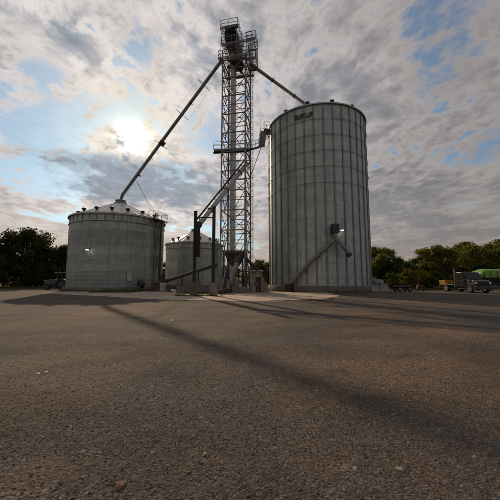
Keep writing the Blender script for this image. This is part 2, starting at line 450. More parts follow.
def grain_bin(label, cx, cy, R, eave, rise, npan, nring, mat, base_h, stiff=0, rings=(), vents=(), vent_r=.9, roofn=36, group='grain bins', tiers=(1.0,)):
    root = thing('grain_bin', label, 'grain bin', (cx, cy, 0), group)
    z0 = base_h
    g = G(); g.lathe((cx, cy, 0), [(R + .30, 0), (R + .30, base_h - .05), (R + .25, base_h), (R - .2, base_h)], 64)
    fo = g.build('foundation', 'old_concrete', root)
    h = (eave - z0) / nring; da = 2 * math.pi / npan
    me = panel_mesh('wall_panel', R, da, h, mat)
    to_cam = math.atan2(-cy, -cx)
    singles = []
    for k in range(nring):
        for j in range(npan):
            th = da * (j + .5 * (k % 2))
            dd = abs((th - to_cam + math.pi) % (2 * math.pi) - math.pi)
            singles.append((dd, k, th))
    singles.sort()
    rest = singles[300:]
    for dd, k, th in singles[:300]:
        k_ = tiers[k % len(tiers)]
        inst('wall_panel', me, root, (0, 0, z0 + h * k), Quaternion((0, 0, 1), th)).color = (k_, k_, k_ * .98, 1)
    if rest:
        g = G(); vv = [v_.co.copy() for v_ in me.vertices]; ff = [tuple(p_.vertices) for p_ in me.polygons]
        for dd, k, th in rest:
            Mx = Matrix.Translation((cx, cy, z0 + h * k)) @ Matrix.Rotation(th, 4, 'Z')
            g.add([Mx @ q for q in vv], ff, True)
        o_ = g.build('far_side_panels', mat, root, fix=False); o_['kind'] = 'stuff'
    if stiff:
        g = G(); r = R + .025
        for y in (-.075, .075): g.box((r + .035, y, (eave - z0) / 2), (.07, .008, eave - z0))
        g.box((r + .074, 0, (eave - z0) / 2), (.008, .158, eave - z0))
        for y in (-.105, .105): g.box((r + .004, y, (eave - z0) / 2), (.008, .06, eave - z0))
        sm = mesh_only(g, 'stiffener', 'stiffener_steel')
        for j in range(stiff):
            inst('stiffener', sm, root, (0, 0, z0), Quaternion((0, 0, 1), 2 * math.pi * (j + .5) / stiff))
    for z, rr in rings:
        g = G(); N = 72; ro = R + (.16 if stiff else .07)
        g.tube([(cx + ro * math.cos(2 * math.pi * k / N), cy + ro * math.sin(2 * math.pi * k / N), z) for k in range(N + 1)], rr, 8, False)
        g.build('wind_ring', 'stiffener_steel', root)
    g = G(); g.lathe((cx, cy, eave), [(R + .03, -.06), (R + .22, -.05), (R + .22, .06), (R + .03, .08)], 72); g.build('eave_ring', mat, root)
    # roof: one sheet per wedge, a standing rib on its edge
    da = 2 * math.pi / roofn; ri, rO = .75, R + .26
    sl = rise / (R - ri)
    def rp(r, th, dz=0): return Vector((r * math.cos(th), r * math.sin(th), eave + .06 + (R - r) * sl + dz))
    g = G(); V = []; prof = [(-.5, 0), (.40, 0), (.43, .055), (.47, .055), (.5, 0)]
    for r in (rO, ri):
        for a, zz in prof: V.append(rp(r, da * a, zz * (1.0 if r > 1 else .6)))
    g.add(V, [(k, k + 1, k + 6, k + 5) for k in range(4)])
    lip = [rp(rO, da * a, -.07) for a, zz in prof]
    g.add(V[:5] + lip, [(k + 1, k, k + 5, k + 6) for k in range(4)])
    rm = mesh_only(g, 'roof_panel', 'roof_steel')
    for j in range(roofn): inst('roof_panel', rm, root, (0, 0, 0), Quaternion((0, 0, 1), da * j))
    pk = eave + .06 + rise
    g = G(); g.lathe((cx, cy, pk), [(1.0, -.18), (1.0, .06), (.78, .12), (.70, .38), (.85, .40), (.85, .50), (.05, .62)], 24); g.build('peak_cap', 'stiffener_steel', root)
    for th in vents:
        r = R - vent_r; q = rp(r, th); c = Vector((cx, cy, 0)) + q
        g = G(); g.lathe(c, [(.15, -.10), (.15, .28), (.29, .24), (.33, .34), (.28, .46), (.14, .53), (.01, .55)], 14)
        g.build('roof_vent', 'dark_steel', root)
    return root, pk

# tall bin on the right
TB = Vector((gx(319, 42.6), 42.6, 0)); TR = 7.25; T_EAVE = 24.7
tc_ang = math.atan2(-TB.y, -TB.x)
tall, t_peak = grain_bin('tall galvanised grain bin with vertical stiffeners, the highest of the three bins', TB.x, TB.y, TR, T_EAVE, 2.9, 18, 22,
                         'bin_steel', .75, stiff=36, rings=[(z, .030) for z in (22.55, 20.4, 18.25, 16.1, 13.95)],
                         vents=[tc_ang + R_(a) for a in (-62, -36, -8, 20, 48, 75, 110, 150, 190, 230, 270)], vent_r=.55)
# wide bin on the left
LB = Vector((gx(116.5, 45.2), 45.2, 0)); LR = 6.85; L_EAVE = 10.75
lc_ang = math.atan2(-LB.y, -LB.x)
wide, l_peak = grain_bin('wide low galvanised grain bin with conical roof, nearest of the two on the left', LB.x, LB.y, LR, L_EAVE, 3.0, 16, 9,
                         'bin_steel_old', .5, rings=[(L_EAVE - 1.12, .05)],
                         vents=[lc_ang + R_(a) for a in (-84, -56, -32, -11, 10, 32, 60, 95, 140, 180, 220)], vent_r=1.1, tiers=(.72, .80, .92, .84, .98, .86, .80, 1.0, 1.12))
# smaller bin half hidden behind the loading posts
MB = Vector((gx(194, 57.5), 57.5, 0)); MR = 5.6; M_EAVE = 8.5
mc_ang = math.atan2(-MB.y, -MB.x)
small, m_peak = grain_bin('smaller grain bin in the middle, half hidden behind the green posts', MB.x, MB.y, MR, M_EAVE, 2.7, 13, 7,
                          'bin_steel_old', .6, rings=[(M_EAVE - 1.1, .05)],
                          vents=[mc_ang + R_(a) for a in (-66, -42, -16, 12, 38, 62, 95, 140, 190, 240)], vent_r=1.0, roofn=30, tiers=(.85, .95, .88, 1.0, .9, 1.02, 1.1))

for root_, c_, R__, ev, nb_ in ((wide, LB, LR, L_EAVE, 40), (small, MB, MR, M_EAVE, 32)):
    g = G(); g.box((R__ + .04, 0, -.50), (.05, .05, .85)); g.box((R__ + .10, 0, -.10), (.12, .08, .10)); bm_ = mesh_only(g, 'eave_bracket', 'dark_steel')
    for j in range(nb_): inst('eave_bracket', bm_, root_, (0, 0, ev), Quaternion((0, 0, 1), 2 * math.pi * j / nb_))
# maker's lettering on the tall bin, bent round the wall
def lettering(text, px, py, width, height, mat, name, thick=.02):
    cu = bpy.data.curves.new('t', 'FONT'); cu.body = text; cu.align_x = 'CENTER'; cu.align_y = 'CENTER'; cu.extrude = .03; cu.offset = thick
    to = bpy.data.objects.new('t', cu); COL.objects.link(to)
    dg = bpy.context.evaluated_depsgraph_get(); me = bpy.data.meshes.new_from_object(to.evaluated_get(dg))
    bpy.data.objects.remove(to)
    a = np.empty(len(me.vertices) * 3); me.vertices.foreach_get('co', a); a = a.reshape(-1, 3)
    p, th = cyl_hit(px, py, TB, TR)
    sx = width / (a[:, 0].max() - a[:, 0].min()); sy = height / (a[:, 1].max() - a[:, 1].min())
    r = TR + .135 + a[:, 2]
    ang = th + (a[:, 0] * sx) / TR
    V = np.stack([r * np.cos(ang), r * np.sin(ang), p.z + a[:, 1] * sy], 1)
    me.vertices.foreach_set('co', V.astype(np.float32).ravel()); me.update()
    me.materials.append(MATS[mat])
    o = bpy.data.objects.new(name, me); COL.objects.link(o); o.parent = tall
    return o
lettering('SUKUP', 303.5, 116.3, 2.5, .66, 'sign_green', 'lettering', .025)['label'] = 'dark maker lettering high on the wall'

# ladders with safety cages
def ladder(parent, c, R, th, z0, z1, cage=True, mat='tower_steel', name='ladder'):
    n = Vector((math.cos(th), math.sin(th), 0)); tt = Vector((-n.y, n.x, 0)); b0 = Vector((c.x, c.y, 0)) + n * (R + .22)
    g = G()
    for s_ in (-.22, .22): g.bar(b0 + tt * s_ + Vector((0, 0, z0)), b0 + tt * s_ + Vector((0, 0, z1 + 1.0)), .05)
    z = z0 + .2
    while z < z1 + .9:
        g.bar(b0 - tt * .22 + Vector((0, 0, z)), b0 + tt * .22 + Vector((0, 0, z)), .03); z += .3
    for k in range(int((z1 - z0) / 2.5) + 1):
        zz = z0 + .4 + k * 2.5
        for s_ in (-.22, .22): g.bar(b0 + tt * s_ + Vector((0, 0, zz)), b0 + tt * s_ - n * .26 + Vector((0, 0, zz)), .03)
    la = g.build(name, mat, parent)
    if cage:
        g = G(); angs = [R_(a) for a in (-90, -54, -18, 18, 54, 90)]
        def cpnt(a, z): return b0 + n * (.05 + .36 * math.cos(a)) + tt * (.36 * math.sin(a)) + Vector((0, 0, z))
        zs = z0 + 2.3
        for a in angs: g.bar(cpnt(a, zs), cpnt(a, z1 + 1.0), .035)
        z = zs
        while z < z1 + 1.05:
            for a, b_ in zip(angs, angs[1:]): g.bar(cpnt(a, z), cpnt(b_, z), .045)
            z += .9
        g.build('safety_cage', mat, la)
    return la
def platform(parent, c, R, th, z, half, depth, name='service_platform', mat='tower_steel'):
    """an arc of deck with a railing, on the outside of a bin"""
    g = G(); N = 8; P = []
    for k in range(N + 1):
        a = th - half + 2 * half * k / N; P.append((Vector((c.x + math.cos(a) * (R + .1), c.y + math.sin(a) * (R + .1), z)), Vector((c.x + math.cos(a) * (R + depth), c.y + math.sin(a) * (R + depth), z))))
    for (a0, a1), (b0, b1) in zip(P, P[1:]):
        g.hexa([a0 - Vector((0, 0, .06)), a1 - Vector((0, 0, .06)), b1 - Vector((0, 0, .06)), b0 - Vector((0, 0, .06)), a0, a1, b1, b0])
    for k in (0, 3, 5, 8): g.bar(P[k][1], P[k][0] - Vector((0, 0, .9)), .06)
    pl = g.build(name, mat, parent)
    g = G(); edge = [P[0][0]] + [p_[1] for p_ in P] + [P[-1][0]]
    for q in edge[1:-1:2] + [edge[0], edge[-1]]: g.bar(q, q + Vector((0, 0, 1.1)), .045)
    for hh in (.55, 1.1):
        for a, b_ in zip(edge, edge[1:]): g.bar(a + Vector((0, 0, hh)), b_ + Vector((0, 0, hh)), .04)
    g.build('railing', mat, pl)
_, la_th = cyl_hit(154, 250, LB, LR)
ladder(wide, LB, LR, la_th, .9, L_EAVE, mat='dark_steel')
g = G(); _, dp_th = cyl_hit(159.5, 250, LB, LR); n = Vector((math.cos(dp_th), math.sin(dp_th), 0)); q = Vector((LB.x, LB.y, 0)) + n * (LR + .16)
g.tube([q + Vector((0, 0, .5)), q + Vector((0, 0, L_EAVE - .3))], .11, 10); g.build('down_pipe', 'dark_steel', wide)
platform(wide, LB, LR, la_th + .02, L_EAVE - .15, R_(13), 1.1)
_, tl_th = cyl_hit(270, 200, TB, TR)
tl_th = math.atan2(-.12, -1) 
platform(tall, TB, TR, tl_th - .05, T_EAVE - .35, R_(7), .95)
_, ml_th = cyl_hit(216, 262, MB, MR)
ladder(small, MB, MR, ml_th, .7, M_EAVE)

# doors
def wall_door(parent, c, R, px, py, wd, ht, mat, name='access_door', z=None):
    p, th = cyl_hit(px, py, c, R); n = Vector((math.cos(th), math.sin(th), 0)); tt = Vector((-n.y, n.x, 0))
    zc = p.z if z is None else z
    b0 = Vector((c.x, c.y, zc)) + n * (R + .05)
    g = G(); q = lambda a, b_, d: b0 + tt * a + n * d + Vector((0, 0, b_))
    def slab(a0, a1, z_0, z_1, d0, d1): g.hexa([q(a0, z_0, d1), q(a1, z_0, d1), q(a1, z_0, d0), q(a0, z_0, d0), q(a0, z_1, d1), q(a1, z_1, d1), q(a1, z_1, d0), q(a0, z_1, d0)])
    slab(-wd / 2, wd / 2, -ht / 2, ht / 2, 0, .07)
    d = g.build(name, mat, parent)
    g = G(); e = .07
    slab(-wd / 2 - e, -wd / 2, -ht / 2 - e, ht / 2 + e, -.02, .10); slab(wd / 2, wd / 2 + e, -ht / 2 - e, ht / 2 + e, -.02, .10)
    slab(-wd / 2, wd / 2, ht / 2, ht / 2 + e, -.02, .10); slab(-wd / 2, wd / 2, -ht / 2 - e, -ht / 2, -.02, .10)
    g.build('frame', 'stiffener_steel', d)
    g = G(); g.bar(q(wd * .3, -.12, .12), q(wd * .3, .12, .12), .035); g.build('handle', 'dark_steel', d)
wall_door(wide, LB, LR, 129.3, 276.5, .62, 1.15, 'pale_steel')
wall_door(small, MB, MR, 200.5, 278.5, .6, 1.1, 'pale_steel')

# wall lamps, lit
def wall_lamp(label, c, R, px, py):
    p, th = cyl_hit(px, py, c, R); n = Vector((math.cos(th), math.sin(th), 0)); tt = Vector((-n.y, n.x, 0))
    root = thing('wall_lamp', label, 'lamp', p + n * .02, 'lit yard lamps')
    g = G(); g.bar(p + n * .02 + Vector((0, 0, .12)), p + n * .34 + Vector((0, 0, .16)), .05); g.bar(p + n * .02 - Vector((0, 0, .02)), p + n * .02 + Vector((0, 0, .26)), .14, .05)
    g.build('bracket', 'dark_steel', root)
    g = G(); c0 = p + n * .42 + Vector((0, 0, .12))
    g.bar(c0 - tt * .20, c0 + tt * .20, .20, .12); g.build('housing', 'dark_steel', root, .02)
    g = G(); g.bar(c0 - tt * .17 + n * .06 - Vector((0, 0, .09)), c0 + tt * .17 + n * .06 - Vector((0, 0, .09)), .12, .09, up=(0, 0, 1)); g.build('lens', 'lamp_glow', root)
wall_lamp('small bright lamp on the wide low bin on the left', LB, LR, 89.5, 250.2)
wall_lamp('small bright lamp on the tall bin beside the dark discharge box', TB, TR + .1, 340.4, 231.2)

# ------------------------------------------------------------------ elevator tower
NL, NR = Vector((gx(220.3, 36.2), 36.2, 0)), Vector((gx(245, 35.55), 35.55, 0))
ex = (NR - NL); TWD = ex.length; ex.normalize(); ey = Vector((-ex.y, ex.x, 0))
FR, FL = NR + ey * TWD, NL + ey * TWD
TC = (NL + FR) / 2
Z = Vector((0, 0, 1))
tower = thing('support_tower', 'tall steel lattice tower with cross bracing between the bins', 'tower', (TC.x, TC.y, 0))
def angle_mesh(name, wdt, th, mat):      # unit-length angle iron along Z
    g = G()
    g.box((0, -wdt / 2 + th / 2, .5), (wdt, th, 1)); g.box((-wdt / 2 + th / 2, th / 2, .5), (th, wdt - th, 1))
    return mesh_only(g, name, mat)
m_col = angle_mesh('column', .19, .025, 'tower_steel'); m_beam = angle_mesh('beam', .12, .02, 'tower_steel'); m_brace = angle_mesh('brace', .075, .016, 'tower_steel')
def member(name, me, p0, p1, face=None):
    d = Vector(p1) - Vector(p0); q = d.to_track_quat('Z', 'Y')
    return inst(name, me, tower, Vector(p0) - tower.location, q, (1, 1, d.length))
LV = [0.3] + [2.62 * k for k in range(1, 13)]
T_TOP = LV[-1]
corners = [NL, NR, FR, FL]
for i, c in enumerate(corners):
    q = Quaternion((0, 0, 1), math.atan2(ex.y, ex.x) + i * math.pi / 2)
    inst('column', m_col, tower, c - tower.location + Z * .3, q, (1, 1, T_TOP - .3 + (1.5 if i in (0, 3) else .4)))
    g = G(); g.box((c.x, c.y, .17), (.7, .7, .34), math.atan2(ex.y, ex.x)); g.build('footing', 'concrete', tower)
for li, z in enumerate(LV):
    if li == 0: continue
    for a, b_ in zip(corners, corners[1:] + corners[:1]):
        member('beam', m_beam, a + Z * z, b_ + Z * z)
        off = (b_ - a).normalized().cross(Z) * .06
        z0 = LV[li - 1]
        if li == 1 : continue
        mid_ = (a + b_) / 2 + Z * z0
        if li > 2: member('brace', m_brace, a + Z * (z0 + z) / 2, b_ + Z * (z0 + z) / 2)
        if li % 2 == 0:
            member('brace', m_brace, a + Z * z0 + off, b_ + Z * z + off); member('brace', m_brace, b_ + Z * z0 - off, a + Z * z - off)
        else:
            member('brace', m_brace, a + Z * z + off, mid_ + off); member('brace', m_brace, b_ + Z * z - off, mid_ - off)
# tower ladder on the right-hand face
def flat_ladder(parent, p, n, z0, z1, cage=True, mat='tower_steel'):
    tt = Vector((-n.y, n.x, 0)); g = G()
    for s_ in (-.2, .2): g.bar(p + tt * s_ + Z * z0, p + tt * s_ + Z * z1, .05)
    z = z0 + .2
    while z < z1: g.bar(p - tt * .2 + Z * z, p + tt * .2 + Z * z, .03); z += .3
    la = g.build('ladder', mat, parent)
    g = G(); angs = [R_(a) for a in (-90, -45, 0, 45, 90)]
    def cpnt(a, z): return p + n * (.05 + .36 * math.cos(a)) + tt * (.36 * math.sin(a)) + Z * z
    for a in angs: g.bar(cpnt(a, z0 + 2.4), cpnt(a, z1), .03)
    z = z0 + 2.4
    while z < z1:
        for a, b_ in zip(angs, angs[1:]): g.bar(cpnt(a, z), cpnt(b_, z), .04)
        z += .9
    g.build('safety_cage', mat, la)
flat_ladder(tower, FR + ey * -.55 + ex * .12, ex, .5, 36.4)
def deck_with_rail(parent, c, sx, sy, z, name='service_platform', rail=1.1, legs=None, open_side=None, bars=(.55, 1.1)):
    def q(a, b_, d): return c + ex * a + ey * b_ + Z * d
    g = G(); x, y = sx / 2, sy / 2
    k = -x + .04
    while k < x: g.bar(q(k, -y, z - .03), q(k, y, z - .03), .035, .05); k += .13
    for k in (-y + .02, 0, y - .02): g.bar(q(-x, k, z - .075), q(x, k, z - .075), .06, .04)
    for b_ in (-y + .05, y - .05): g.bar(q(-x, b_, z - .13), q(x, b_, z - .13), .08, .16)
    pl = g.build(name, 'tower_steel', parent)
    g = G(); ring = [(-x, -y), (x, -y), (x, y), (-x, y)]
    for i in range(4):
        if open_side == i: continue
        a, b_ = ring[i], ring[(i + 1) % 4]
        L = math.hypot(b_[0] - a[0], b_[1] - a[1]); n = max(1, int(L / 1.2))
        for k in range(n + 1):
            f = k / n; px_, py_ = a[0] + (b_[0] - a[0]) * f, a[1] + (b_[1] - a[1]) * f
            g.bar(q(px_, py_, z), q(px_, py_, z + rail), .05)
        for hh in bars: g.bar(q(*a, z + hh), q(*b_, z + hh), .045)
        g.bar(q(*a, z + .08), q(*b_, z + .08), .02, .14)
    g.build('railing', 'tower_steel', pl)
    return pl
deck_with_rail(tower, TC, TWD + 1.0, TWD + 1.0, T_TOP + .05)
RC = TC + ex * (TWD / 2 + .55)
deck_with_rail(tower, RC, 1.4, 2.2, 31.55)
pl2 = deck_with_rail(tower, RC + ex * .05, 1.3, 2.0, 34.6)
g = G()
for a in (-.55, .65):
    for b_ in (-.9, .9): g.bar(RC + ex * a + ey * b_ + Z * 31.6, RC + ex * a + ey * b_ + Z * 34.6, .08)
g.build('platform_post', 'tower_steel', tower)
g = G(); g.bar(RC + ex * .72 - ey * .85 + Z * 32.5, RC + ex * .72 + ey * .85 + Z * 32.5, .03, 1.7); g.bar(RC + ex * .72 - ey * .85 + Z * 34.9 , RC + ex * .72 + ey * .85 + Z * 34.9, .03, .5); g.build('guard_panel', 'tower_steel', tower)

# bucket elevator standing inside the tower
EC = Vector((gx(230.8, 36.9), 36.9, 0)) + ey * .2
elev = thing('bucket_elevator', 'twin-trunk bucket elevator with dark head rising inside the lattice tower', 'elevator', (EC.x, EC.y, 0))
HEAD = EC - ex * .15 + Z * 33.2
for k, dd in enumerate((0, .95)):
    g = G(); c = EC + ey * dd
    zz = .9
    while zz < 33.2:
        z1 = min(33.2, zz + 3.0)
        g.bar(c + Z * zz, c + Z * z1, .46, .40, up=ey); g.bar(c + Z * (z1 - .05), c + Z * z1, .56, .50, up=ey); zz = z1
    g.build('trunk', 'pale_steel', elev)
def lbox(g, c, sx, sy, z0, z1):
    q = lambda a, b_, d: Vector((c.x, c.y, 0)) + ex * a + ey * b_ + Z * d
    x, y = sx / 2, sy / 2
    return g.hexa([q(-x, -y, z0), q(x, -y, z0), q(x, y, z0), q(-x, y, z0), q(-x, -y, z1), q(x, -y, z1), q(x, y, z1), q(-x, y, z1)])
g = G(); lbox(g, EC + ey * .62, 1.1, 2.3, .25, 1.5); g.build('boot', 'dark_steel', elev, .04)
# head: rounded hood, lower section flaring down to the trunks
hc = HEAD + ey * .62
g = G(); prof = []
for k in range(0, 13):
    a = math.pi * k / 12; prof.append((1.15 * math.cos(a), 2.9 + 1.05 * math.sin(a)))
prof = [(-.55, 0.0), (.55, 0.0), (1.15, 1.3)] + prof[0:] + [(-1.15, 1.3)]
V = []
for s_ in (-1.05, 1.05):
    for a, b_ in prof: V.append(hc + ex * a * .78 + ey * s_ * .85 + Z * b_ * .95)
n = len(prof)
g.add(V, [tuple(range(n)), tuple(reversed(range(n, 2 * n)))] + [(i, (i + 1) % n, (i + 1) % n + n, i + n) for i in range(n)])
g.build('head', 'dark_steel', elev, .03)
g = G(); lbox(g, hc - ey * 1.35 + ex * .1, .9, .5, 35.9, 36.8); g.tube([hc - ey * 1.7 + ex * .5 + Z * 3.1, hc - ey * 1.7 + ex * 1.2 + Z * 3.1], .24, 14); g.build('drive_motor', 'dark_steel', elev, .03)
g = G(); lbox(g, hc - ey * 1.18 - ex * .15, 1.5, .16, 35.2, 37.2); g.build('belt_guard', 'dark_steel', elev, .04)
g = G(); g.tube([hc + ex * .9 + Z * 1.1, TC + ex * .35 + Z * 33.0, TC + Z * 32.4], [.45, .42, .40], 14); g.build('discharge_throat', 'spout_steel', elev)
deck_with_rail(elev, Vector((hc.x, hc.y, 0)) - ex * .1 - ey * .15, 2.5, 3.6, 36.3, 'head_platform')
deck_with_rail(elev, Vector((hc.x, hc.y, 0)) + ex * .95 - ey * .1, 4.3, 3.2, 34.0, 'head_platform')
g = G(); 
for a in (-1.2, 1.0):
    for b_ in (-1.9, 1.6): g.bar(Vector((hc.x, hc.y, 0)) + ex * a + ey * b_ + Z * 31.6, Vector((hc.x, hc.y, 0)) + ex * a + ey * b_ + Z * 36.2, .09)
g.build('head_post', 'tower_steel', elev)
# distributor below the head
dist = thing('grain_distributor', 'dark round distributor on the tower top where the spouts start', 'distributor', TC + Z * 31.5)
g = G(); g.lathe(TC + Z * 31.5, [(.05, .02), (1.0, .05), (1.05, .35), (.55, .95), (.42, 1.0)], 20); g.build('bowl', 'dark_steel', dist)
for k in range(6):
    g = G(); a = k * math.pi / 3; n_ = Vector((math.cos(a), math.sin(a), 0)); g.tube([TC + n_ * .8 + Z * 31.72, TC + n_ * 1.35 + Z * 31.42], .2, 10)
    g.build('outlet', 'dark_steel', dist)

# ------------------------------------------------------------------ spouts
def spout(name, label, pts, r, mat, flanges=(), brackets=(), n_up=Z, br=1.0):
    p0, p1 = Vector(pts[0]), Vector(pts[-1])
    root = thing(name, label, 'spout', p1, 'grain spouts')
    g = G(); g.tube(pts, r, 16); g.build('tube', mat, root)
    d = (p1 - p0).normalized(); L = (p1 - p0).length; side = d.cross(Z).normalized(); up = side.cross(d)
    for f in flanges:
        c = p0.lerp(p1, f[0]); g = G(); g.tube([c - d * f[2], c + d * f[2]], r * f[1], 16); g.build('flange', 'dark_steel', root)
    last = None
    for f in brackets:
        c = p0.lerp(p1, f); g = G()
        for s_, u_ in ((1, 1), (-1, 1), (1, -1), (-1, -1)): g.bar(c, c + side * s_ * .75 * br + up * u_ * .75 * br, .05)
        g.build('truss_bracket', 'dark_steel', root)
    if brackets:
        for s_, u_ in ((1, 1), (-1, 1), (1, -1), (-1, -1)):
            P = [p0 + d * .3] + [p0.lerp(p1, f) + side * s_ * .75 * br + up * u_ * .75 * br for f in brackets] + [p1 - d * .5]
            g = G(); g.tube(P, .008, 5, False); g.build('stay_cable', 'dark_steel', root)
    return root
L_TOP = Vector((LB.x, LB.y, l_peak + .55))
S1 = TC - ex * 1.3 + Z * 31.4; S1 = at(222.0, 60, TC.y)
sp1 = spout('grain_spout', 'long dark spout slanting from the tower top down to the wide left bin', [S1, L_TOP + Vector((.25, -.1, .9)), L_TOP], .235, 'spout_steel',
            [(.56, 1.9, .35), (.28, 1.25, .08), (.8, 1.25, .08)], (.16, .36, .57))
T_TOPP = Vector((TB.x, TB.y, t_peak + .5))
spout('grain_spout', 'shorter dark spout slanting from the tower top to the tall right bin', [at(249.5, 63.5, TC.y), T_TOPP], .225, 'spout_steel', [(.33, 1.25, .08), (.66, 1.25, .08)])
# stay wires from the spout to the wide bin
g = G()
for a, b_ in (((139.5, 177), (154.5, 215.5)), ((140.5, 176), (157.5, 217))):
    pa = L_TOP.lerp(S1, .165); pb = cyl_hit(b_[0], b_[1], LB, LR)[0]; g.tube([pa, Vector((pb.x, pb.y, L_EAVE + .5))], .02, 5)
gw = g.build('stay_cable', 'dark_steel', sp1)
# load-out spout: pale pipe with a dark truss pipe above it
LO = at(197.3, 226.5, 27.4); LS = at(247, 163.5, 36.6)
lo = spout('grain_spout', 'pale spout slanting from the tower to the loading posts, dark hose hanging from its end', [LS, LO], .27, 'pale_steel', [(.2, 1.2, .08), (.5, 1.2, .08), (.8, 1.2, .08), (.985, 1.25, .2)])
d = (LO - LS).normalized(); up = d.cross(Z).normalized().cross(d)
g = G(); g.tube([LS + up * .62 + d * .3, LO + up * .55 - d * .3], .10, 10)
for k in range(1, 12):
    c = LS.lerp(LO, k / 12); g.bar(c + up * .2, LS.lerp(LO, (k + .5) / 12) + up * .58, .05)
g.build('truss_pipe', 'dark_steel', lo)
g = G(); g.lathe((LO.x, LO.y, 0), [(.26, 3.7), (.30, 3.75), (.27, 4.6), (.31, 4.65), (.28, 5.5), (.32, 5.55), (.29, 6.3), (.22, 6.6)], 14); g.build('loading_hose', 'red_hose', lo)

# loading posts
def post(label, px, Y, ptop, pbase, bm_='concrete'):
    p = Vector((gx(px, Y), Y, 0)); zt = at(px, ptop, Y).z; zb = at(px, pbase, Y).z
    root = thing('loading_post', label, 'post', p, 'green loading posts')
    g = G()
    for a in (-.13, .13): g.box((p.x + a, p.y, (zt + zb) / 2), (.025, .30, zt - zb))
    g.box((p.x, p.y, (zt + zb) / 2), (.235, .03, zt - zb)); g.box((p.x, p.y, zb + .015), (.5, .5, .03)); g.box((p.x, p.y, zt + .012), (.34, .34, .024))
    g.build('post', 'green_paint', root)
    g = G(); x = .36
    g.hexa([(p.x - x, p.y - x, 0), (p.x + x, p.y - x, 0), (p.x + x, p.y + x, 0), (p.x - x, p.y + x, 0)] + [(p.x + a * .31, p.y + b_ * .31, zb) for a, b_ in ((-1, -1), (1, -1), (1, 1), (-1, 1))])
    g.build('concrete_base', bm_, root, .05)
    return p, zt
pA, zA = post('dark green steel loading post beside the hanging hose, left of the pair', 194, 27.2, 211.5, 282.5, 'old_concrete')
pB, zB = post('dark green steel loading post nearest the lattice tower, right of the pair', 213, 27.6, 207, 282.5)
g = G(); q0 = Vector((pA.x + .15, pA.y, at(195, 217.5, 27.2).z)); q1 = Vector((pB.x - .15, pB.y, at(212, 217.5, 27.6).z)); g.bar(q0, q1, .10, .12)
g.bar(q0 + Z * .05 + (q1 - q0) * .1, LO.lerp(LS, .06) - Z * .25, .06)
o = tag(centre(g.build('cross_beam', 'green_paint')), 'thin green cross beam joining the two loading posts', 'beam')

# ------------------------------------------------------------------ catwalk
A_, B_, C_, D_ = at(213.5, 151, 36.3), at(249, 149.5, 37.3), at(261.5, 146, 39.6), at(267.5, 137.5, 42.0)
D_ = Vector((TB.x + math.cos(tl_th) * (TR + .9), TB.y + math.sin(tl_th) * (TR + .9), T_EAVE - .4))
cw = thing('catwalk', 'dark railed catwalk crossing the tower and climbing to the tall bin', 'catwalk', A_)
for a, b_ in ((A_, B_), (B_, C_), (C_, D_)):
    g = G(); dd = (b_ - a); hd = Vector((dd.x, dd.y, 0)).normalized(); sd = Vector((-hd.y, hd.x, 0))
    g.bar(a, b_, .8, .06)
    for s_ in (-.42, .42): g.bar(a + sd * s_ - Z * .08, b_ + sd * s_ - Z * .08, .06, .26)
    wk = g.build('deck', 'tower_steel', cw)
    g = G(); n = max(2, int(dd.length / 1.1))
    for s_ in (-.42, .42):
        for k in range(n + 1):
            q = a.lerp(b_, k / n) + sd * s_; g.bar(q, q + Z * 1.08, .04)
        for hh in (.55, 1.08): g.bar(a + sd * s_ + Z * hh, b_ + sd * s_ + Z * hh, .035)
    g.build('railing', 'tower_steel', wk)
g = G(); g.bar(B_ - Z * .1, FR + Z * (B_.z - 2.2), .08); g.bar(C_ - Z * .1, FR + Z * (C_.z - 5.0), .08); g.build('support_strut', 'tower_steel', cw)

# ------------------------------------------------------------------ works at the tower foot
# steel frame and hopper under the first deck
hop = thing('receiving_hopper', 'dark steel receiving hopper under the lattice tower', 'hopper', TC + Z * 0)
g = G(); c = TC - ey * .3
lbox(g, c, TWD - .5, TWD - .9, 4.75, 5.15); g.build('rim', 'dark_steel', hop)
g = G(); q = lambda a, b_, d_: Vector((c.x, c.y, 0)) + ex * a + ey * b_ + Z * d_
g.hexa([q(-.35, -.35, 3.2), q(.35, -.35, 3.2), q(.35, .35, 3.2), q(-.35, .35, 3.2), q(-1.2, -1.0, 4.75), q(1.2, -1.0, 4.75), q(1.2, 1.0, 4.75), q(-1.2, 1.0, 4.75)]); g.build('cone', 'dark_steel', hop)
for a, b_ in ((-1.25, -1.05), (1.25, -1.05), (1.25, 1.05), (-1.25, 1.05)):
    g = G(); g.bar(q(a, b_, 0), q(a, b_, 4.75), .16); g.build('leg', 'dark_steel', hop)
for a, b_ in ((corners[1], corners[2]), (corners[2], corners[3]), (corners[3], corners[0])):
    member('brace', m_brace, a + Z * .3, b_ + Z * 2.62); member('brace', m_brace, b_ + Z * .3, a + Z * 2.62)
for k, (a, b_) in enumerate(((-1.3, -1.62), (-1.05, -1.66), (1.2, -1.66), (1.62, -.9))):
    q0 = TC + ex * a + ey * b_; g = G(); g.tube([q0, q0 + Z * (5.0 + k * 2.6)], .035 + .012 * (k % 2), 8); g.build('conduit', 'grey_paint', tower)
g = G(); q0 = TC - ex * .9 - ey * 1.2
g.tube([q0 + Z * 1.0, q0 + Z * 1.3 + ex * .8, q0 + Z * 1.15 + ex * 1.9], .13, 10); g.box((q0.x, q0.y, .5), (.8, .7, 1.0)); g.tube([q0 + Z * 1.0 - ex * .1, q0 + Z * 1.75 - ex * .1], .22, 14); g.build('blower', 'dark_steel', hop)
st0, st1 = at(247.5, 290, 34.9), at(244.5, 262, 37.0); st0.z = 0.05
sw = thing('stairway', 'steep dark steel stair at the right foot of the lattice tower', 'stairs', st0)
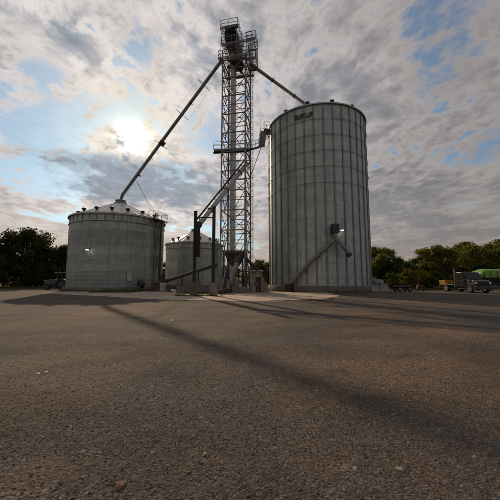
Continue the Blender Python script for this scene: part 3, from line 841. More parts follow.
for s_ in (-.35, .35):
    g = G(); o_ = Vector((s_, 0, 0)); g.bar(st0 + o_, st1 + o_, .05, .2); g.build('stringer', 'dark_steel', sw)
    g = G(); g.bar(st0 + o_ + Z * .95, st1 + o_ + Z * .95, .04)
    for f in (0, .33, .66, 1): g.bar(st0.lerp(st1, f) + o_, st0.lerp(st1, f) + o_ + Z * .95, .04)
    g.build('handrail', 'dark_steel', sw)
for k in range(1, 13):
    q1 = st0.lerp(st1, k / 13); g = G(); g.box((q1.x, q1.y, q1.z), (.66, .2, .035)); g.build('tread', 'dark_steel', sw)
# pale inclined conveyor at the foot
cvA, cvB = at(227.5, 289.5, 33.2), at(238.5, 259, 35.0); cvA.z = .35
cv = thing('inclined_conveyor', 'steep grey conveyor leaning at the foot of the lattice tower', 'conveyor', Vector((cvA.x, cvA.y, 0)), 'conveyors')
g = G(); g.bar(cvA, cvB, .50, .38); g.build('trough', 'spout_steel', cv, .03)
g = G(); g.bar(cvB - (cvB - cvA).normalized() * .5, cvB + (cvB - cvA).normalized() * .4, .8, .62); g.build('head', 'dark_steel', cv, .04)
g = G()
for s_ in (-.3, .3): g.bar(cvA.lerp(cvB, .75) + Vector((s_, 0, -.2)), Vector((cvA.x + .75 * (cvB.x - cvA.x) + s_, cvB.y + .2, 0)), .09)
g.build('leg', 'dark_steel', cv)
g = G(); g.box((cvA.x, cvA.y - .05, .27), (.9, .7, .54)); g.build('tail', 'dark_steel', cv, .03)
# second, steeper dark conveyor leg on the left of the tower
c2A, c2B = at(222, 292, 30.5), at(228.5, 262, 33.5); c2A.z = .2
cv = thing('inclined_conveyor', 'narrow dark auger leaning against the left foot of the tower', 'conveyor', Vector((c2A.x, c2A.y, 0)), 'conveyors')
g = G(); g.tube([c2A, c2B], .15, 12); g.build('tube', 'dark_steel', cv)
g = G(); g.box((c2A.x, c2A.y, .25), (.7, .55, .5)); g.build('intake_box', 'dark_steel', cv, .03)
g = G(); e = c2A.lerp(c2B, .8)
for s_ in (-.55, .55): g.bar(e, Vector((e.x + s_, e.y + .5, 0)), .07)
g.build('leg', 'dark_steel', cv)
# long auger running in front of the middle bin
a0, a1 = at(165, 281.5, 41), at(217, 264.5, 37.6)
cv = thing('long_auger', 'long dark auger slanting up to the tower in front of the middle bin', 'conveyor', Vector((a0.x, a0.y, 0)), 'conveyors')
g = G(); g.bar(a0, a1, .42, .36); g.build('trough', 'dark_steel', cv, .02)
g = G(); g.box((a0.x - .2, a0.y, a0.z), (.9, .7, .7)); g.tube([(a0.x - .5, a0.y, a0.z + .35), (a0.x - .5, a0.y, a0.z + .85)], .22, 12); g.build('drive', 'dark_steel', cv, .03)
for f in (.04, .35, .66):
    p = a0.lerp(a1, f); g = G()
    for s_ in (-.35, .35): g.bar(p - Z * .15, Vector((p.x + s_ * .5, p.y + s_, 0)), .08)
    g.bar(Vector((p.x - .1, p.y - .2, p.z * .4)), Vector((p.x + .1, p.y + .2, p.z * .4)), .06); g.build('trestle', 'dark_steel', cv)
# pit walls
def wall(name, label, pxa, pxb, Y0, Y1, h, th, mat='concrete', cat='wall', z=0):
    a, b_ = Vector((gx(pxa, Y0), Y0, z)), Vector((gx(pxb, Y1), Y1, z))
    g = G(); g.bar(a + Z * h / 2, b_ + Z * h / 2, th, h); o = g.build(name, mat, None, .03); centre(o); tag(o, label, cat); return o
wall('pit_wall', 'low concrete pit wall behind the green loading posts', 176, 216.5, 32.5, 32.0, .85, .25, 'old_concrete')
wall('pit_wall', 'low concrete kerb wall at the foot of the lattice tower', 226, 249, 33.6, 33.2, .7, .3)
g = G(); p = Vector((gx(233, 34.4), 34.4, 0)); g.box((p.x, p.y, .8), (1.5, .9, 1.6)); o = centre(g.build('concrete_block', 'concrete', None, .04)); tag(o, 'square concrete plinth inside the tower foot', 'plinth')
# block hut with dark red door
hx0, hx1, hy = gx(250, 34.4), gx(262.5, 34.4), 34.4
hut = thing('concrete_hut', 'small concrete hut with dark red door to the right of the tower', 'hut', ((hx0 + hx1) / 2, hy, 0))
g = G(); hh = at(257, 272, 34.4).z; t0 = .2; dxa, dxb, dh = gx(255.6, 34.4), gx(261.0, 34.4), 1.85
g.box(((hx0 + dxa) / 2, hy + .1, hh / 2), (dxa - hx0, .2, hh)); g.box(((dxb + hx1) / 2, hy + .1, hh / 2), (hx1 - dxb, .2, hh)); g.box(((dxa + dxb) / 2, hy + .1, (hh + dh) / 2), (dxb - dxa, .198, hh - dh))
g.box((hx0 + .1, hy + 1.0, hh / 2 - .01), (.2, 1.58, hh - .02)); g.box((hx1 - .1, hy + 1.0, hh / 2 - .01), (.2, 1.58, hh - .02)); g.box(((hx0 + hx1) / 2, hy + 1.9, hh / 2), (hx1 - hx0, .2, hh))
g.build('wall', 'concrete', hut)
g = G(); g.prism([(hy - .12, hh + .012), (hy + 2.1, hh + .012), (hy + 2.1, hh + .32), (hy - .12, hh + .14)], 'x', hx0 - .12, hx1 + .12); g.build('roof', 'concrete', hut, .02)
g = G(); g.box(((dxa + dxb) / 2, hy + .14, dh / 2 - .01), (dxb - dxa - .02, .05, dh - .02)); dr = g.build('door', 'red_door', hut)
g = G(); g.box((dxa + .12, hy + .09, 1.0), (.04, .06, .16)); g.build('handle', 'chrome', dr)
g = G(); g.prism([(hx1 + .005, 0), (hx1 + .85, 0), (hx1 + .75, .55), (hx1 + .005, hh - .5)], 'y', hy + .3, hy + 1.7); g.build('buttress', 'concrete', hut)
a0, a1 = at(246.5, 259, 35.6), at(258.5, 272.5, 35.4)
cv = spout('grain_spout', 'short dark pipe sloping from the tower foot to the hut roof', [a0, Vector((a1.x, a1.y, hh + .2))], .2, 'dark_steel')

# discharge conveyor on the tall bin
pt, th = cyl_hit(333, 231, TB, TR); n = Vector((math.cos(th), math.sin(th), 0)); off = .75
bx_ = pt + n * off
pb, thb = cyl_hit(292, 285.5, TB, TR); nb = Vector((math.cos(thb), math.sin(thb), 0)); lowp = pb + nb * .62; lowp.z = .95
pr, thr = cyl_hit(344, 254, TB, TR); nr = Vector((math.cos(thr), math.sin(thr), 0)); rp_ = pr + nr * 1.0
dc = thing('discharge_conveyor', 'inclined unloading conveyor and short spout on the tall bin wall', 'conveyor', Vector((lowp.x, lowp.y, 0)), 'conveyors')
g = G(); g.tube([lowp, lowp.lerp(bx_ - Z * 1.1, .5) + (nb + n) * .45, bx_ - Z * 1.1 + n * .1], .24, 14); g.build('tube', 'spout_steel', dc)
g = G(); g.box((bx_.x, bx_.y, bx_.z + .15), (1.0, .8, 1.15), th); g.build('head_box', 'dark_steel', dc, .05)
g = G(); g.tube([bx_ + n * .1 - Z * .2, bx_ + n * .25 - Z * 1.0, rp_ + n * .1], [.26, .27, .23], 14); g.build('down_spout', 'spout_steel', dc)
g = G(); dd = (rp_ - bx_).normalized(); g.tube([rp_ - dd * .15, rp_ + dd * .45], [.30, .34], 14); g.build('spout_mouth', 'dark_steel', dc)
g = G(); g.box((lowp.x, lowp.y, .5), (1.0, .8, 1.0), thb); g.build('intake_box', 'dark_steel', dc, .04)
g = G()
for f in (.35, .68):
    q = lowp.lerp(bx_ - Z * 1.1, f) + (nb + n) * .42; hit = Vector((q.x - TB.x, q.y - TB.y, 0)).normalized()
    w0 = Vector((TB.x, TB.y, 0)) + hit * (TR + .1); g.bar(q, Vector((w0.x, w0.y, q.z - .5)), .08); g.bar(q, Vector((w0.x, w0.y, q.z + .1)), .08)
g.bar(bx_, pt + n * .05 + Z * .2, .12); g.bar(bx_ - Z * .3, pt + n * .05 - Z * .9, .08)
g.build('wall_bracket', 'dark_steel', dc)

# aeration fan by the wide bin
pf, thf = cyl_hit(137.5, 284, LB, LR + .3); nf = Vector((math.cos(thf), math.sin(thf), 0)); tf = Vector((-nf.y, nf.x, 0))
fc = pf + nf * 1.0; fc.z = .95
fan = thing('aeration_fan', 'dark aeration fan on crossed legs at the foot of the wide bin', 'fan', (fc.x, fc.y, 0))
g = G(); g.tube([fc - tf * .28, fc + tf * .28], .56, 20); g.build('scroll_housing', 'dark_steel', fan)
g = G(); g.tube([fc + tf * .28, fc + tf * .75], .2, 14); g.build('motor', 'grey_paint', fan)
g = G(); g.bar(fc - nf * .1 - Z * .15, pf - nf * .02 - Z * .0 + Z * (.55 - pf.z), .5, .42); g.build('duct', 'grey_paint', fan)
for s_ in (-1, 1):
    g = G(); g.bar(fc + nf * .3 + tf * s_ * .3 + Z * .4, fc + nf * .3 - tf * s_ * .75 - Z * .95, .10); g.build('leg', 'grey_paint', fan)
g = G(); g.bar(fc - nf * .3 + tf * .25 - Z * .4, fc - nf * .3 + tf * .3 - Z * .95, .09); g.bar(fc - nf * .3 - tf * .25 - Z * .4, fc - nf * .3 - tf * .3 - Z * .95, .09); g.build('rear_leg', 'grey_paint', fan)

# small things between the two left bins
p = Vector((gx(156.3, 38.0), 38.0, 0)); bxo = thing('metal_box', 'dark reddish brown metal box at the foot of the wide bin below its ladder', 'box', p)
g = G(); g.box((p.x, p.y, .62), (1.15, .8, 1.0)); g.build('body', 'maroon_paint', bxo, .03)
g = G(); g.prism([(p.y - .46, 1.122), (p.y + .46, 1.122), (p.y + .46, 1.30), (p.y - .46, 1.16)], 'x', p.x - .62, p.x + .62); g.build('lid', 'maroon_paint', bxo, .01)
for s_ in (-.45, .45):
    g = G(); g.box((p.x + s_, p.y, .059), (.1, .7, .118)); g.build('skid', 'dark_steel', bxo)
p = Vector((gx(163.2, 37.5), 37.5, 0))
tk = thing('barrel', 'white plastic barrel beside the wide bin, below the ladder', 'barrel', p)
g = G(); g.lathe(p, [(.01, 0), (.42, .0), (.46, .08), (.46, .5), (.43, .55), (.46, .6), (.46, 1.0), (.40, 1.1), (.01, 1.12)], 20); g.build('body', 'white_paint', tk)
g = G(); g.lathe(p + Z * 1.12, [(.1, 0), (.1, .08), (.01, .08)], 10); g.build('lid', 'dark_steel', tk)
p = Vector((gx(168.5, 36.5), 36.5, 0))
tk = thing('barrel', 'blue barrel standing beside the white barrel and the long auger', 'barrel', p)
g = G(); g.lathe(p, [(.01, 0), (.29, .0), (.29, .28), (.31, .3), (.29, .32), (.29, .58), (.31, .6), (.29, .62), (.29, .88), (.01, .88)], 18); g.build('body', 'blue_plastic', tk)
g = G(); g.lathe(p + Z * .88, [(.30, 0), (.30, .03), (.01, .03)], 18); g.build('lid', 'dark_steel', tk)
p = Vector((gx(172.5, 36), 36, 0)); pal = thing('pallet', 'pale wooden pallet lying by the blue barrel', 'pallet', p)
plain('pale_wood', (.42, .34, .25), .85, 0, .2, 4, (.2, .16, .12), .5)
for k in range(5):
    g = G(); g.box((p.x, p.y - .48 + k * .24, .155), (1.2, .14, .022)); g.build('slat', 'pale_wood', pal)
for s_ in (-.5, 0, .5):
    g = G(); g.box((p.x + s_, p.y, .078), (.10, 1.1, .13)); g.build('runner', 'pale_wood', pal)
# electrical cabinet by the tower
p = Vector((gx(218.2, 33.8), 33.8, 0)); eb = thing('control_cabinet', 'grey control cabinet on legs left of the tower foot', 'cabinet', p)
g = G(); g.box((p.x, p.y, 1.75), (.75, .4, 1.3)); g.build('body', 'grey_paint', eb, .02)
g = G(); g.box((p.x, p.y - .215, 1.75), (.66, .025, 1.2)); dr = g.build('door', 'grey_paint', eb); g = G(); g.box((p.x + .24, p.y - .25, 1.75), (.04, .05, .16)); g.build('handle', 'dark_steel', dr)
for s_ in (-.3, .3):
    g = G(); g.box((p.x + s_, p.y, .55), (.07, .07, 1.1)); g.build('leg', 'dark_steel', eb)

# ------------------------------------------------------------------ vehicles
def wheel(parent, c, r, wd, axis=Vector((1, 0, 0)), rim='grey_paint'):
    g = G(); a = Vector(axis).normalized()
    g.tube([c - a * wd / 2, c - a * wd * .38, c + a * wd * .38, c + a * wd / 2], [r * .86, r, r, r * .86], 24); ty = g.build('wheel', 'black_rubber', parent)
    g = G(); g.tube([c - a * (wd / 2 + .012), c + a * (wd / 2 + .012)], r * .52, 18); g.tube([c - a * (wd / 2 + .05), c + a * (wd / 2 + .05)], r * .17, 10); g.build('rim', rim, ty)
# flatbed truck facing the camera on the right
TX0, TX1, TY = gx(475, 33) , gx(494, 33), 33.0
tx = (TX0 + TX1) / 2; tw = TX1 - TX0
tr = thing('work_truck', 'dark work truck facing us with silver bumper and yellow box on its rear', 'truck', (tx, TY + 3, 0))
g = G(); 
for s_ in (-.42, .42): g.box((tx + s_, TY + 3.15, .62), (.12, 5.7, .2))
g.build('chassis', 'dark_steel', tr)
hw = tw / 2
g = G(); g.prism([(TY + .12, .75), (TY + .12, 1.36), (TY + .35, 1.46), (TY + 1.35, 1.56), (TY + 1.35, .75)], 'x', tx - hw + .12, tx + hw - .12); g.build('hood', 'truck_silver', tr, .06)
g = G(); g.prism([(TY + 1.36, .62), (TY + 1.36, 1.56), (TY + 1.85, 2.38), (TY + 2.05, 2.46), (TY + 2.95, 2.46), (TY + 3.05, 2.36), (TY + 3.05, .62)], 'x', tx - hw + .06, tx + hw - .06); cab = g.build('cab', 'truck_dark', tr, .06)
g = G(); 
def wsp(x, f, d): return Vector((x, TY + 1.36 + .49 * f - d * .86, 1.56 + .82 * f + d * .51))
g.hexa([wsp(tx - hw + .2, .1, .012), wsp(tx + hw - .2, .1, .012), wsp(tx + hw - .2, .1, -.02), wsp(tx - hw + .2, .1, -.02), wsp(tx - hw + .26, .93, .012), wsp(tx + hw - .26, .93, .012), wsp(tx + hw - .26, .93, -.02), wsp(tx - hw + .26, .93, -.02)]); g.build('windshield', 'glass', cab)
for s_ in (-1, 1):
    xs = tx + s_ * (hw - .06)
    g = G(); g.prism([(TY + 1.72, 1.58), (TY + 2.02, 2.26), (TY + 2.75, 2.26), (TY + 2.75, 1.58)], 'x', xs - .012, xs + .012); g.build('side_window', 'glass', cab)
    g = G(); g.prism([(TY + 1.5, .72), (TY + 1.5, 1.5), (TY + 2.8, 1.5), (TY + 2.8, .72)], 'x', xs - .018, xs + .018); dr = g.build('door', 'truck_dark', cab, .01)
    g = G(); g.box((xs + s_ * .03, TY + 2.6, 1.38), (.04, .18, .04)); g.build('handle', 'chrome', dr)
    g = G(); g.bar((xs, TY + 1.55, 1.7), (xs + s_ * .24, TY + 1.45, 1.72), .03); g.box((xs + s_ * .26, TY + 1.45, 1.78), (.16, .06, .34)); g.build('mirror', 'truck_dark', cab)
    g = G(); g.box((tx + s_ * (hw - .27), TY + .105, 1.16), (.30, .05, .22)); hl = g.build('headlight', 'chrome', tr, .02)
    arc_ = [(TY + .85 + .56 * math.cos(R_(a)), .50 + .56 * math.sin(R_(a))) for a in range(0, 181, 15)]; arc2 = [(TY + .85 + .48 * math.cos(R_(a)), .50 + .48 * math.sin(R_(a))) for a in range(180, -1, -15)]
    g = G(); g.prism(arc_ + arc2, 'x', tx + s_ * (hw - .16) - .16, tx + s_ * (hw - .16) + .16); g.build('fender', 'truck_silver', tr)
    g = G(); g.box((tx + s_ * (hw - .1), TY + 2.1, .45), (.25, 1.1, .06)); g.build('running_board', 'chrome', tr)
    wheel(tr, Vector((tx + s_ * (hw - .18), TY + .85, .46)), .46, .28, rim='chrome'); wheel(tr, Vector((tx + s_ * (hw - .22), TY + 4.85, .46)), .46, .42, rim='grey_paint')
g = G(); g.box((tx, TY + .09, 1.08), (tw - .86, .06, .46)); gr = g.build('grille', 'dark_steel', tr)
for k in range(5):
    g = G(); g.box((tx, TY + .05, .90 + k * .09), (tw - .9, .03, .03)); g.build('grille_bar', 'truck_dark', gr)
g = G(); g.box((tx, TY - .05, .62), (tw - .02, .16, .34)); g.build('bumper', 'truck_silver', tr, .03)
g = G(); g.tube([(TX0 + .08, TY + 3.2, .6), (TX0 + .08, TY + 3.2, 2.75), (TX0 + .08, TY + 3.32, 2.95)], .075, 12); g.build('exhaust_stack', 'grey_paint', tr)
g = G(); g.box((tx, TY + 4.68, .90), (tw + .1, 2.75, .12)); bed = g.build('flatbed', 'dark_steel', tr, .02)
g = G(); g.box((tx, TY + 3.40, 1.45), (tw, .08, 1.0)); g.build('headboard', 'truck_dark', tr)
for s_ in (-1, 1):
    for k in range(2):
        g = G(); g.box((tx + s_ * (hw + .02), TY + 3.75 + k * .55, 1.14), (.05, .07, .36)); g.build('stake', 'dark_steel', tr)
g = G(); g.prism([(TX0 - .03, .97), (TX1 - .2, .97), (TX1 - .1, 1.5), (TX0 - .08, 1.5)], 'y', TY + 4.75, TY + 6.0); g.build('rear_box', 'yellow_paint', tr, .03)
g = G()
for s_ in (-.5, 0, .5): g.box((tx + s_, TY + 1.95, 2.49), (.14, .09, .06))
g.build('roof_marker', 'yellow_paint', cab)

# green covered wagon behind the truck
gx0, gy0 = gx(483, 40.5), 40.5; gx1 = gx0 + 7.2
wg = thing('grain_wagon', 'grain wagon under a bright green arched cover behind the truck', 'wagon', ((gx0 + gx1) / 2, gy0 + 1.2, 0))
zt = 3.1; zb = 1.82
arc = [(gy0 + 1.2 - 1.22 * math.cos(R_(a)), zb + .85 + (zt - zb - .85) * math.sin(R_(a))) for a in range(0, 181, 12)]
g = G(); V = []; N = len(arc); xs = [gx0, gx0 + .35, gx0 + 1.0] + [gx0 + 1.0 + k * 1.3 for k in range(1, 5)] + [gx1]
for i, x in enumerate(xs):
    f = (.55, .85, 1.0)[i] if i < 3 else 1.0
    V += [(x, gy0 - .02 if False else a, zb + .02)  for a in (arc[0][0],)] + [(x, a, zb + (b_ - zb) * (f - (.02 if i % 2 else 0))) for a, b_ in arc] + [(x, arc[-1][0], zb + .02)]
M_ = N + 2
fs = [(i * M_ + k, (i + 1) * M_ + k, (i + 1) * M_ + k + 1, i * M_ + k + 1) for i in range(len(xs) - 1) for k in range(M_ - 1)] + [tuple(range(M_)), tuple(reversed(range((len(xs) - 1) * M_, len(xs) * M_)))]
g.add(V, fs, True); g.build('cover', 'green_tarp', wg)
g = G(); g.hexa([(gx0 + 1.3, gy0 + .5, .9), (gx1 - 1.3, gy0 + .5, .9), (gx1 - 1.3, gy0 + 1.9, .9), (gx0 + 1.3, gy0 + 1.9, .9), (gx0 + .08, gy0 + .02, zb), (gx1 - .08, gy0 + .02, zb), (gx1 - .08, gy0 + 2.38, zb), (gx0 + .08, gy0 + 2.38, zb)]); g.build('hopper', 'dark_steel', wg)
for x in [gx0 + .4 + k * .9 for k in range(8)]:
    g = G(); g.box((x, gy0 - .045, zb + .45), (.07, .04, .9)); g.build('cover_strap', 'dark_steel', wg)
g = G(); g.box(((gx0 + gx1) / 2, gy0 + 1.2, .72), (6.6, .3, .2)); g.tube([(gx0 + .3, gy0 + 1.2, .7), (gx0 - 1.2, gy0 + 1.2, .55)], .07, 8); g.build('chassis', 'dark_steel', wg)
for x in (gx0 + 1.1, gx1 - 1.1):
    for y in (gy0 + .15, gy0 + 2.25): wheel(wg, Vector((x, y, .5)), .5, .3, Vector((0, 1, 0)), 'grey_paint')

# low maroon wagon by the trees
p = Vector((gx(402.5, 38.5), 38.5, 0))
mw = thing('flat_wagon', 'low dark red flat wagon in front of the trees, right of the tall bin', 'wagon', p)
g = G(); g.box((p.x, p.y, .62), (1.9, 1.5, .12)); g.box((p.x, p.y - .72, .76), (1.9, .06, .16)); g.box((p.x, p.y + .72, .76), (1.9, .06, .16)); g.build('bed', 'maroon_paint', mw, .02)
for s_ in (-.65, .65):
    for y in (-.6, .6): wheel(mw, p + Vector((s_, y, .3)), .3, .2, Vector((0, 1, 0)))
g = G(); g.tube([p + Vector((.9, 0, .5)), p + Vector((2.0, -.1, .3))], .04, 8); g.build('drawbar', 'dark_steel', mw)
g = G(); g.box((p.x, p.y, .5), (1.6, .2, .12)); g.build('axle_beam', 'dark_steel', mw)
# small red implement
p = Vector((gx(420.5, 40), 40, 0))
im = thing('field_implement', 'small rusty red implement standing in the grass before the trees', 'implement', p)
g = G(); g.box((p.x, p.y, .62), (.8, .5, .4)); g.build('body', 'maroon_paint', im, .05)
for s_ in (-.42, .42): wheel(im, p + Vector((s_, 0, .32)), .32, .14)
g = G(); g.bar(p + Vector((0, .2, .75)), p + Vector((.1, .9, 1.25)), .05); g.bar(p + Vector((-.2, .9, 1.25)), p + Vector((.4, .9, 1.25)), .04); g.build('handle', 'dark_steel', im)
g = G(); g.box((p.x - .2, p.y - .27, .66), (.14, .04, .1)); g.build('reflector', 'red_lens', im)
# pale barrier blocks at the right foot of the tall bin
for k, (px, Y, lab) in enumerate(((375.0, 37.5, 'pale concrete barrier block touching the right side of the tall bin base'), (384, 38.4, 'pale concrete barrier block next to the low red wagon'))):
    p = Vector((gx(px, Y), Y, 0)); g = G()
    g.prism([(p.y - .3, 0), (p.y + .3, 0), (p.y + .3, .12), (p.y + .14, .32), (p.y + .1, .9), (p.y - .1, .9), (p.y - .14, .32), (p.y - .3, .12)], 'x', p.x - .55, p.x + .55)
    o = centre(g.build('barrier_block', 'pale_block', None, .02)); tag(o, lab, 'barrier', 'barrier blocks')
# tank behind the bin edge
p = Vector((gx(378, 41.0), 41.0, 0)); tk = thing('fuel_tank', 'small pale tank on legs at the right edge of the tall bin', 'tank', p)
g = G(); g.tube([p + Vector((-.75, 0, 1.05)), p + Vector((-.65, 0, 1.05)), p + Vector((.65, 0, 1.05)), p + Vector((.75, 0, 1.05))], [.35, .52, .52, .35], 20); g.build('vessel', 'grey_paint', tk)
for s_ in (-.5, .5):
    g = G(); g.bar(p + Vector((s_, -.35, 0)), p + Vector((s_, -.2, .65)), .07); g.bar(p + Vector((s_, .35, 0)), p + Vector((s_, .2, .65)), .07); g.build('leg', 'dark_steel', tk)

# canopied tractor at the left
TX, TYt = gx(57.5, 46.5), 46.5
tk = thing('tractor', 'grey tractor with flat canopy parked left of the wide bin', 'tractor', (TX, TYt, 0))
yaw = R_(28)
Mt = Matrix.Translation((TX, TYt, 0)) @ Matrix.Rotation(yaw, 4, 'Z')        # local -X is the front
def tb(g, name, mat, bev=.03, par=tk): g.xf(Mt); return g.build(name, mat, par, bev)
g = G(); g.prism([(-1.75, .75), (-1.75, 1.42), (-1.6, 1.52), (-.25, 1.62), (-.25, .75)], 'y', -.38, .38); hood = tb(g, 'hood', 'vehicle_grey', .05)
g = G(); g.box((-1.77, 0, 1.1), (.05, .62, .6)); tb(g, 'grille', 'dark_steel')
for s_ in (-.24, .24):
    g = G(); g.tube([(-1.74, s_, 1.38), (-1.82, s_, 1.38)], .085, 12); tb(g, 'headlight', 'chrome', 0)
g = G(); g.box((-.75, 0, .62), (2.0, .45, .35)); g.box((.5, 0, .75), (1.1, .7, .5)); tb(g, 'transmission', 'dark_steel')
g = G(); g.box((.55, 0, 1.25), (.5, .5, .12)); g.box((.82, 0, 1.5), (.1, .5, .45)); tb(g, 'seat', 'black_rubber', .04)
g = G(); g.tube([(-.2, 0, 1.5), (.05, 0, 1.72)], .03, 8); g.lathe((.06, 0, 1.72), [(.17, 0), (.2, .02), (.17, .04)], 16); tb(g, 'steering_wheel', 'dark_steel', 0)
for a in (-.15, 1.15):
    for s_ in (-.55, .55):
        g = G(); g.bar((a, s_, .9), (a, s_ * .98, 2.62), .07); tb(g, 'canopy_post', 'dark_steel', 0)
g = G(); g.box((.5, 0, 2.68), (2.0, 1.45, .10)); tb(g, 'canopy', 'grey_paint', .03)
for s_ in (-1, 1):
    arc_ = [(.55 + .92 * math.cos(R_(a)), .78 + .92 * math.sin(R_(a))) for a in range(10, 171, 16)]; arc2 = [(.55 + .86 * math.cos(R_(a)), .78 + .86 * math.sin(R_(a))) for a in range(170, 9, -16)]
    g = G(); g.prism(arc_ + arc2, 'y', s_ * .72 - .22, s_ * .72 + .22); tb(g, 'fender', 'vehicle_grey', 0)
g = G(); g.tube([(-.9, .2, 1.55), (-.9, .2, 2.25)], .04, 10); tb(g, 'exhaust_pipe', 'dark_steel', 0)
ax = Mt.to_3x3() @ Vector((0, 1, 0))
for s_ in (-.72, .72):
    wheel(tk, Mt @ Vector((.55, s_, .78)), .78, .40, ax, 'vehicle_grey'); wheel(tk, Mt @ Vector((-1.35, s_ * .85, .42)), .42, .24, ax, 'vehicle_grey')

# ------------------------------------------------------------------ trees
def leaf_cloud(rng, centres, radii, n, size):
    """n leaf-sized quads scattered over ellipsoid clumps"""
    k = rng.choice(len(centres), n, p=(radii ** 2) / (radii ** 2).sum())
    d = rng.normal(size=(n, 3)); d /= np.linalg.norm(d, axis=1)[:, None]
    rad = radii[k] * (rng.random(n) ** .45) * (1 + .25 * rng.normal(size=n))
    c = centres[k] + d * rad[:, None] * np.array([1, 1, .8])
    a = rng.normal(size=(n, 3)); a /= np.linalg.norm(a, axis=1)[:, None]
    b_ = np.cross(a, rng.normal(size=(n, 3))); b_ /= np.linalg.norm(b_, axis=1)[:, None]
    s = size * rng.uniform(.45, 1.5, n)
    a *= s[:, None]; b_ *= (s * rng.uniform(.45, .8, n))[:, None]
    V = np.stack([c - a, c - b_ * .9 - a * .1, c + a, c + b_ * .9 + a * .1], 1).reshape(-1, 3)
    Fc = np.arange(n * 4).reshape(-1, 4)
    return V, Fc
def tree_meshes(seed, H, spread, low, nclump, n, size, mat):
    rng = np.random.default_rng(seed); rnd = random.Random(seed)
    g = G(); lean = Vector((rnd.uniform(-.06, .06), rnd.uniform(-.06, .06), 1))
    tp = [lean * (H * f) + Vector((rnd.uniform(-.1, .1), rnd.uniform(-.1, .1), 0)) * (f > 0) for f in (0, .08, .22, .4, .58, .74)]
    tr_ = [H * .030, H * .023, H * .020, H * .016, H * .011, H * .006]
    g.tube(tp, tr_, 10)
    cs = []; rs = []
    nl = 9
    for k in range(nl):
        f = low + (.72 - low) * k / (nl - 1) * 1.0
        seg = min(4, max(0, int(f * 5 / .74))); base_ = lean * (H * f)
        az = k * 2.4 + rnd.uniform(-.4, .4); ln = spread * rnd.uniform(.55, 1.0) * (1.0 - .35 * max(0, f - .35))
        tip = base_ + Vector((math.cos(az) * ln, math.sin(az) * ln, ln * rnd.uniform(.25, .8)))
        mid_ = base_.lerp(tip, .5) + Z * .15 * ln
        g.tube([base_, mid_, tip], [H * .010, H * .007, H * .003], 6, False)
        for q, rr in ((tip, 1.0), (mid_, .8)):
            cs.append(q); rs.append(H * .12 * rr * rnd.uniform(.5, 1.4))
        for m_ in range(2):
            t2 = mid_.lerp(tip, .4) + Vector((rnd.uniform(-1, 1), rnd.uniform(-1, 1), rnd.uniform(.1, .9))) * ln * .45
            g.tube([mid_, t2], [H * .005, H * .002], 5, False); cs.append(t2); rs.append(H * .10 * rnd.uniform(.7, 1.2))
    for k in range(nclump):
        az = rnd.uniform(0, 6.28); f = rnd.uniform(low + .05, .97); wr = spread * .8 * math.sin(math.pi * min(1, max(.12, (f - low) / (1.02 - low)))) ** .6 * rnd.uniform(.2, 1)
        cs.append(Vector((math.cos(az) * wr, math.sin(az) * wr, H * (f - .04)))); rs.append(H * .08 * rnd.uniform(.45, 1.5))
    C = np.array([tuple(c) for c in cs]); Rr = np.array(rs)
    C[:, 2] = np.minimum(C[:, 2], H - Rr * .7)
    V, Fc = leaf_cloud(rng, C, Rr, n, size)
    V[:, 2] = np.maximum(V[:, 2], .08)
    to = g.build('trunk', 'bark', None, fix=False); tm = to.data; bpy.data.objects.remove(to)
    co = fast_mesh('crown', V, Fc, mat); cm = co.data; bpy.data.objects.remove(co)
    return tm, cm, H
KIND = {
    'oak': tree_meshes(1, 12.0, 4.3, .20, 22, 13500, 0.196, 'leaf_dark'),
    'dark': tree_meshes(2, 9.0, 3.6, .10, 24, 12000, 0.184, 'leaf_dark'),
    'dark2': tree_meshes(5, 8.5, 3.8, .08, 24, 12000, 0.184, 'leaf_dark'),
    'olive': tree_meshes(3, 9.0, 3.5, .14, 24, 12000, 0.172, 'leaf_olive'),
    'mid': tree_meshes(4, 9.0, 3.7, .10, 26, 12750, 0.172, 'leaf_mid'),
    'mid2': tree_meshes(8, 9.0, 3.3, .12, 22, 11250, 0.172, 'leaf_mid'),
    'rust': tree_meshes(6, 4.6, 1.9, .06, 20, 5250, 0.127, 'leaf_rust'),
    'bush': tree_meshes(7, 3.4, 2.0, .04, 18, 5250, 0.115, 'leaf_mid'),
}
def tree(kind, px, Y, ptop, label, rz, group, name='tree', wide_=1.0, cat='tree'):
    tm, cm, H = KIND[kind]; p = Vector((gx(px, Y), Y, 0)); s = at(px, ptop, Y).z / H
    root = thing(name, label, cat, p, group)
    for nm, me in (('trunk', tm), ('crown', cm)):
        inst(nm, me, root, (0, 0, 0), Quaternion((0, 0, 1), rz), (s * wide_, s * wide_, s))
LG, RG = 'dark trees at the left edge of the yard', 'trees beyond the parked truck'
tree('oak', 21, 56, 226, 'tallest dark tree with ragged round crown in the left wood', .3, LG)
tree('dark', 3, 53, 240, 'dark tree at the far left edge of the photo', 1.2, LG)
tree('dark2', 38, 57, 246, 'dark leafy tree just right of the tallest left tree', 2.3, LG)
tree('dark', 53, 60, 246.5, 'dark leafy tree above the parked tractor', 3.4, LG, wide_=1.1)
tree('dark2', 66, 62, 246, 'dark leafy tree touching the left edge of the wide bin', 4.4, LG)
tree('dark2', -16, 52, 238, 'dark tree just beyond the left border of the wood', 5.4, LG)
tree('mid2', 258, 78, 258.5, 'small tree seen between the tower and the tall bin', .7, 'trees behind the bins', wide_=1.0)
tree('mid', 268, 84, 262, 'low bushy tree behind the left foot of the tall bin', 1.7, 'trees behind the bins', wide_=1.2)
tree('mid', 168, 92, 262, 'tree glimpsed in the gap between the two left bins', 3.7, 'trees behind the bins', wide_=1.2)
tree('mid2', 228, 88, 264, 'low tree behind the tower foot', 4.7, 'trees behind the bins', wide_=1.5)
tree('olive', 379, 55, 244, 'olive green tree rising beside the right wall of the tall bin', .9, RG, wide_=1.0)
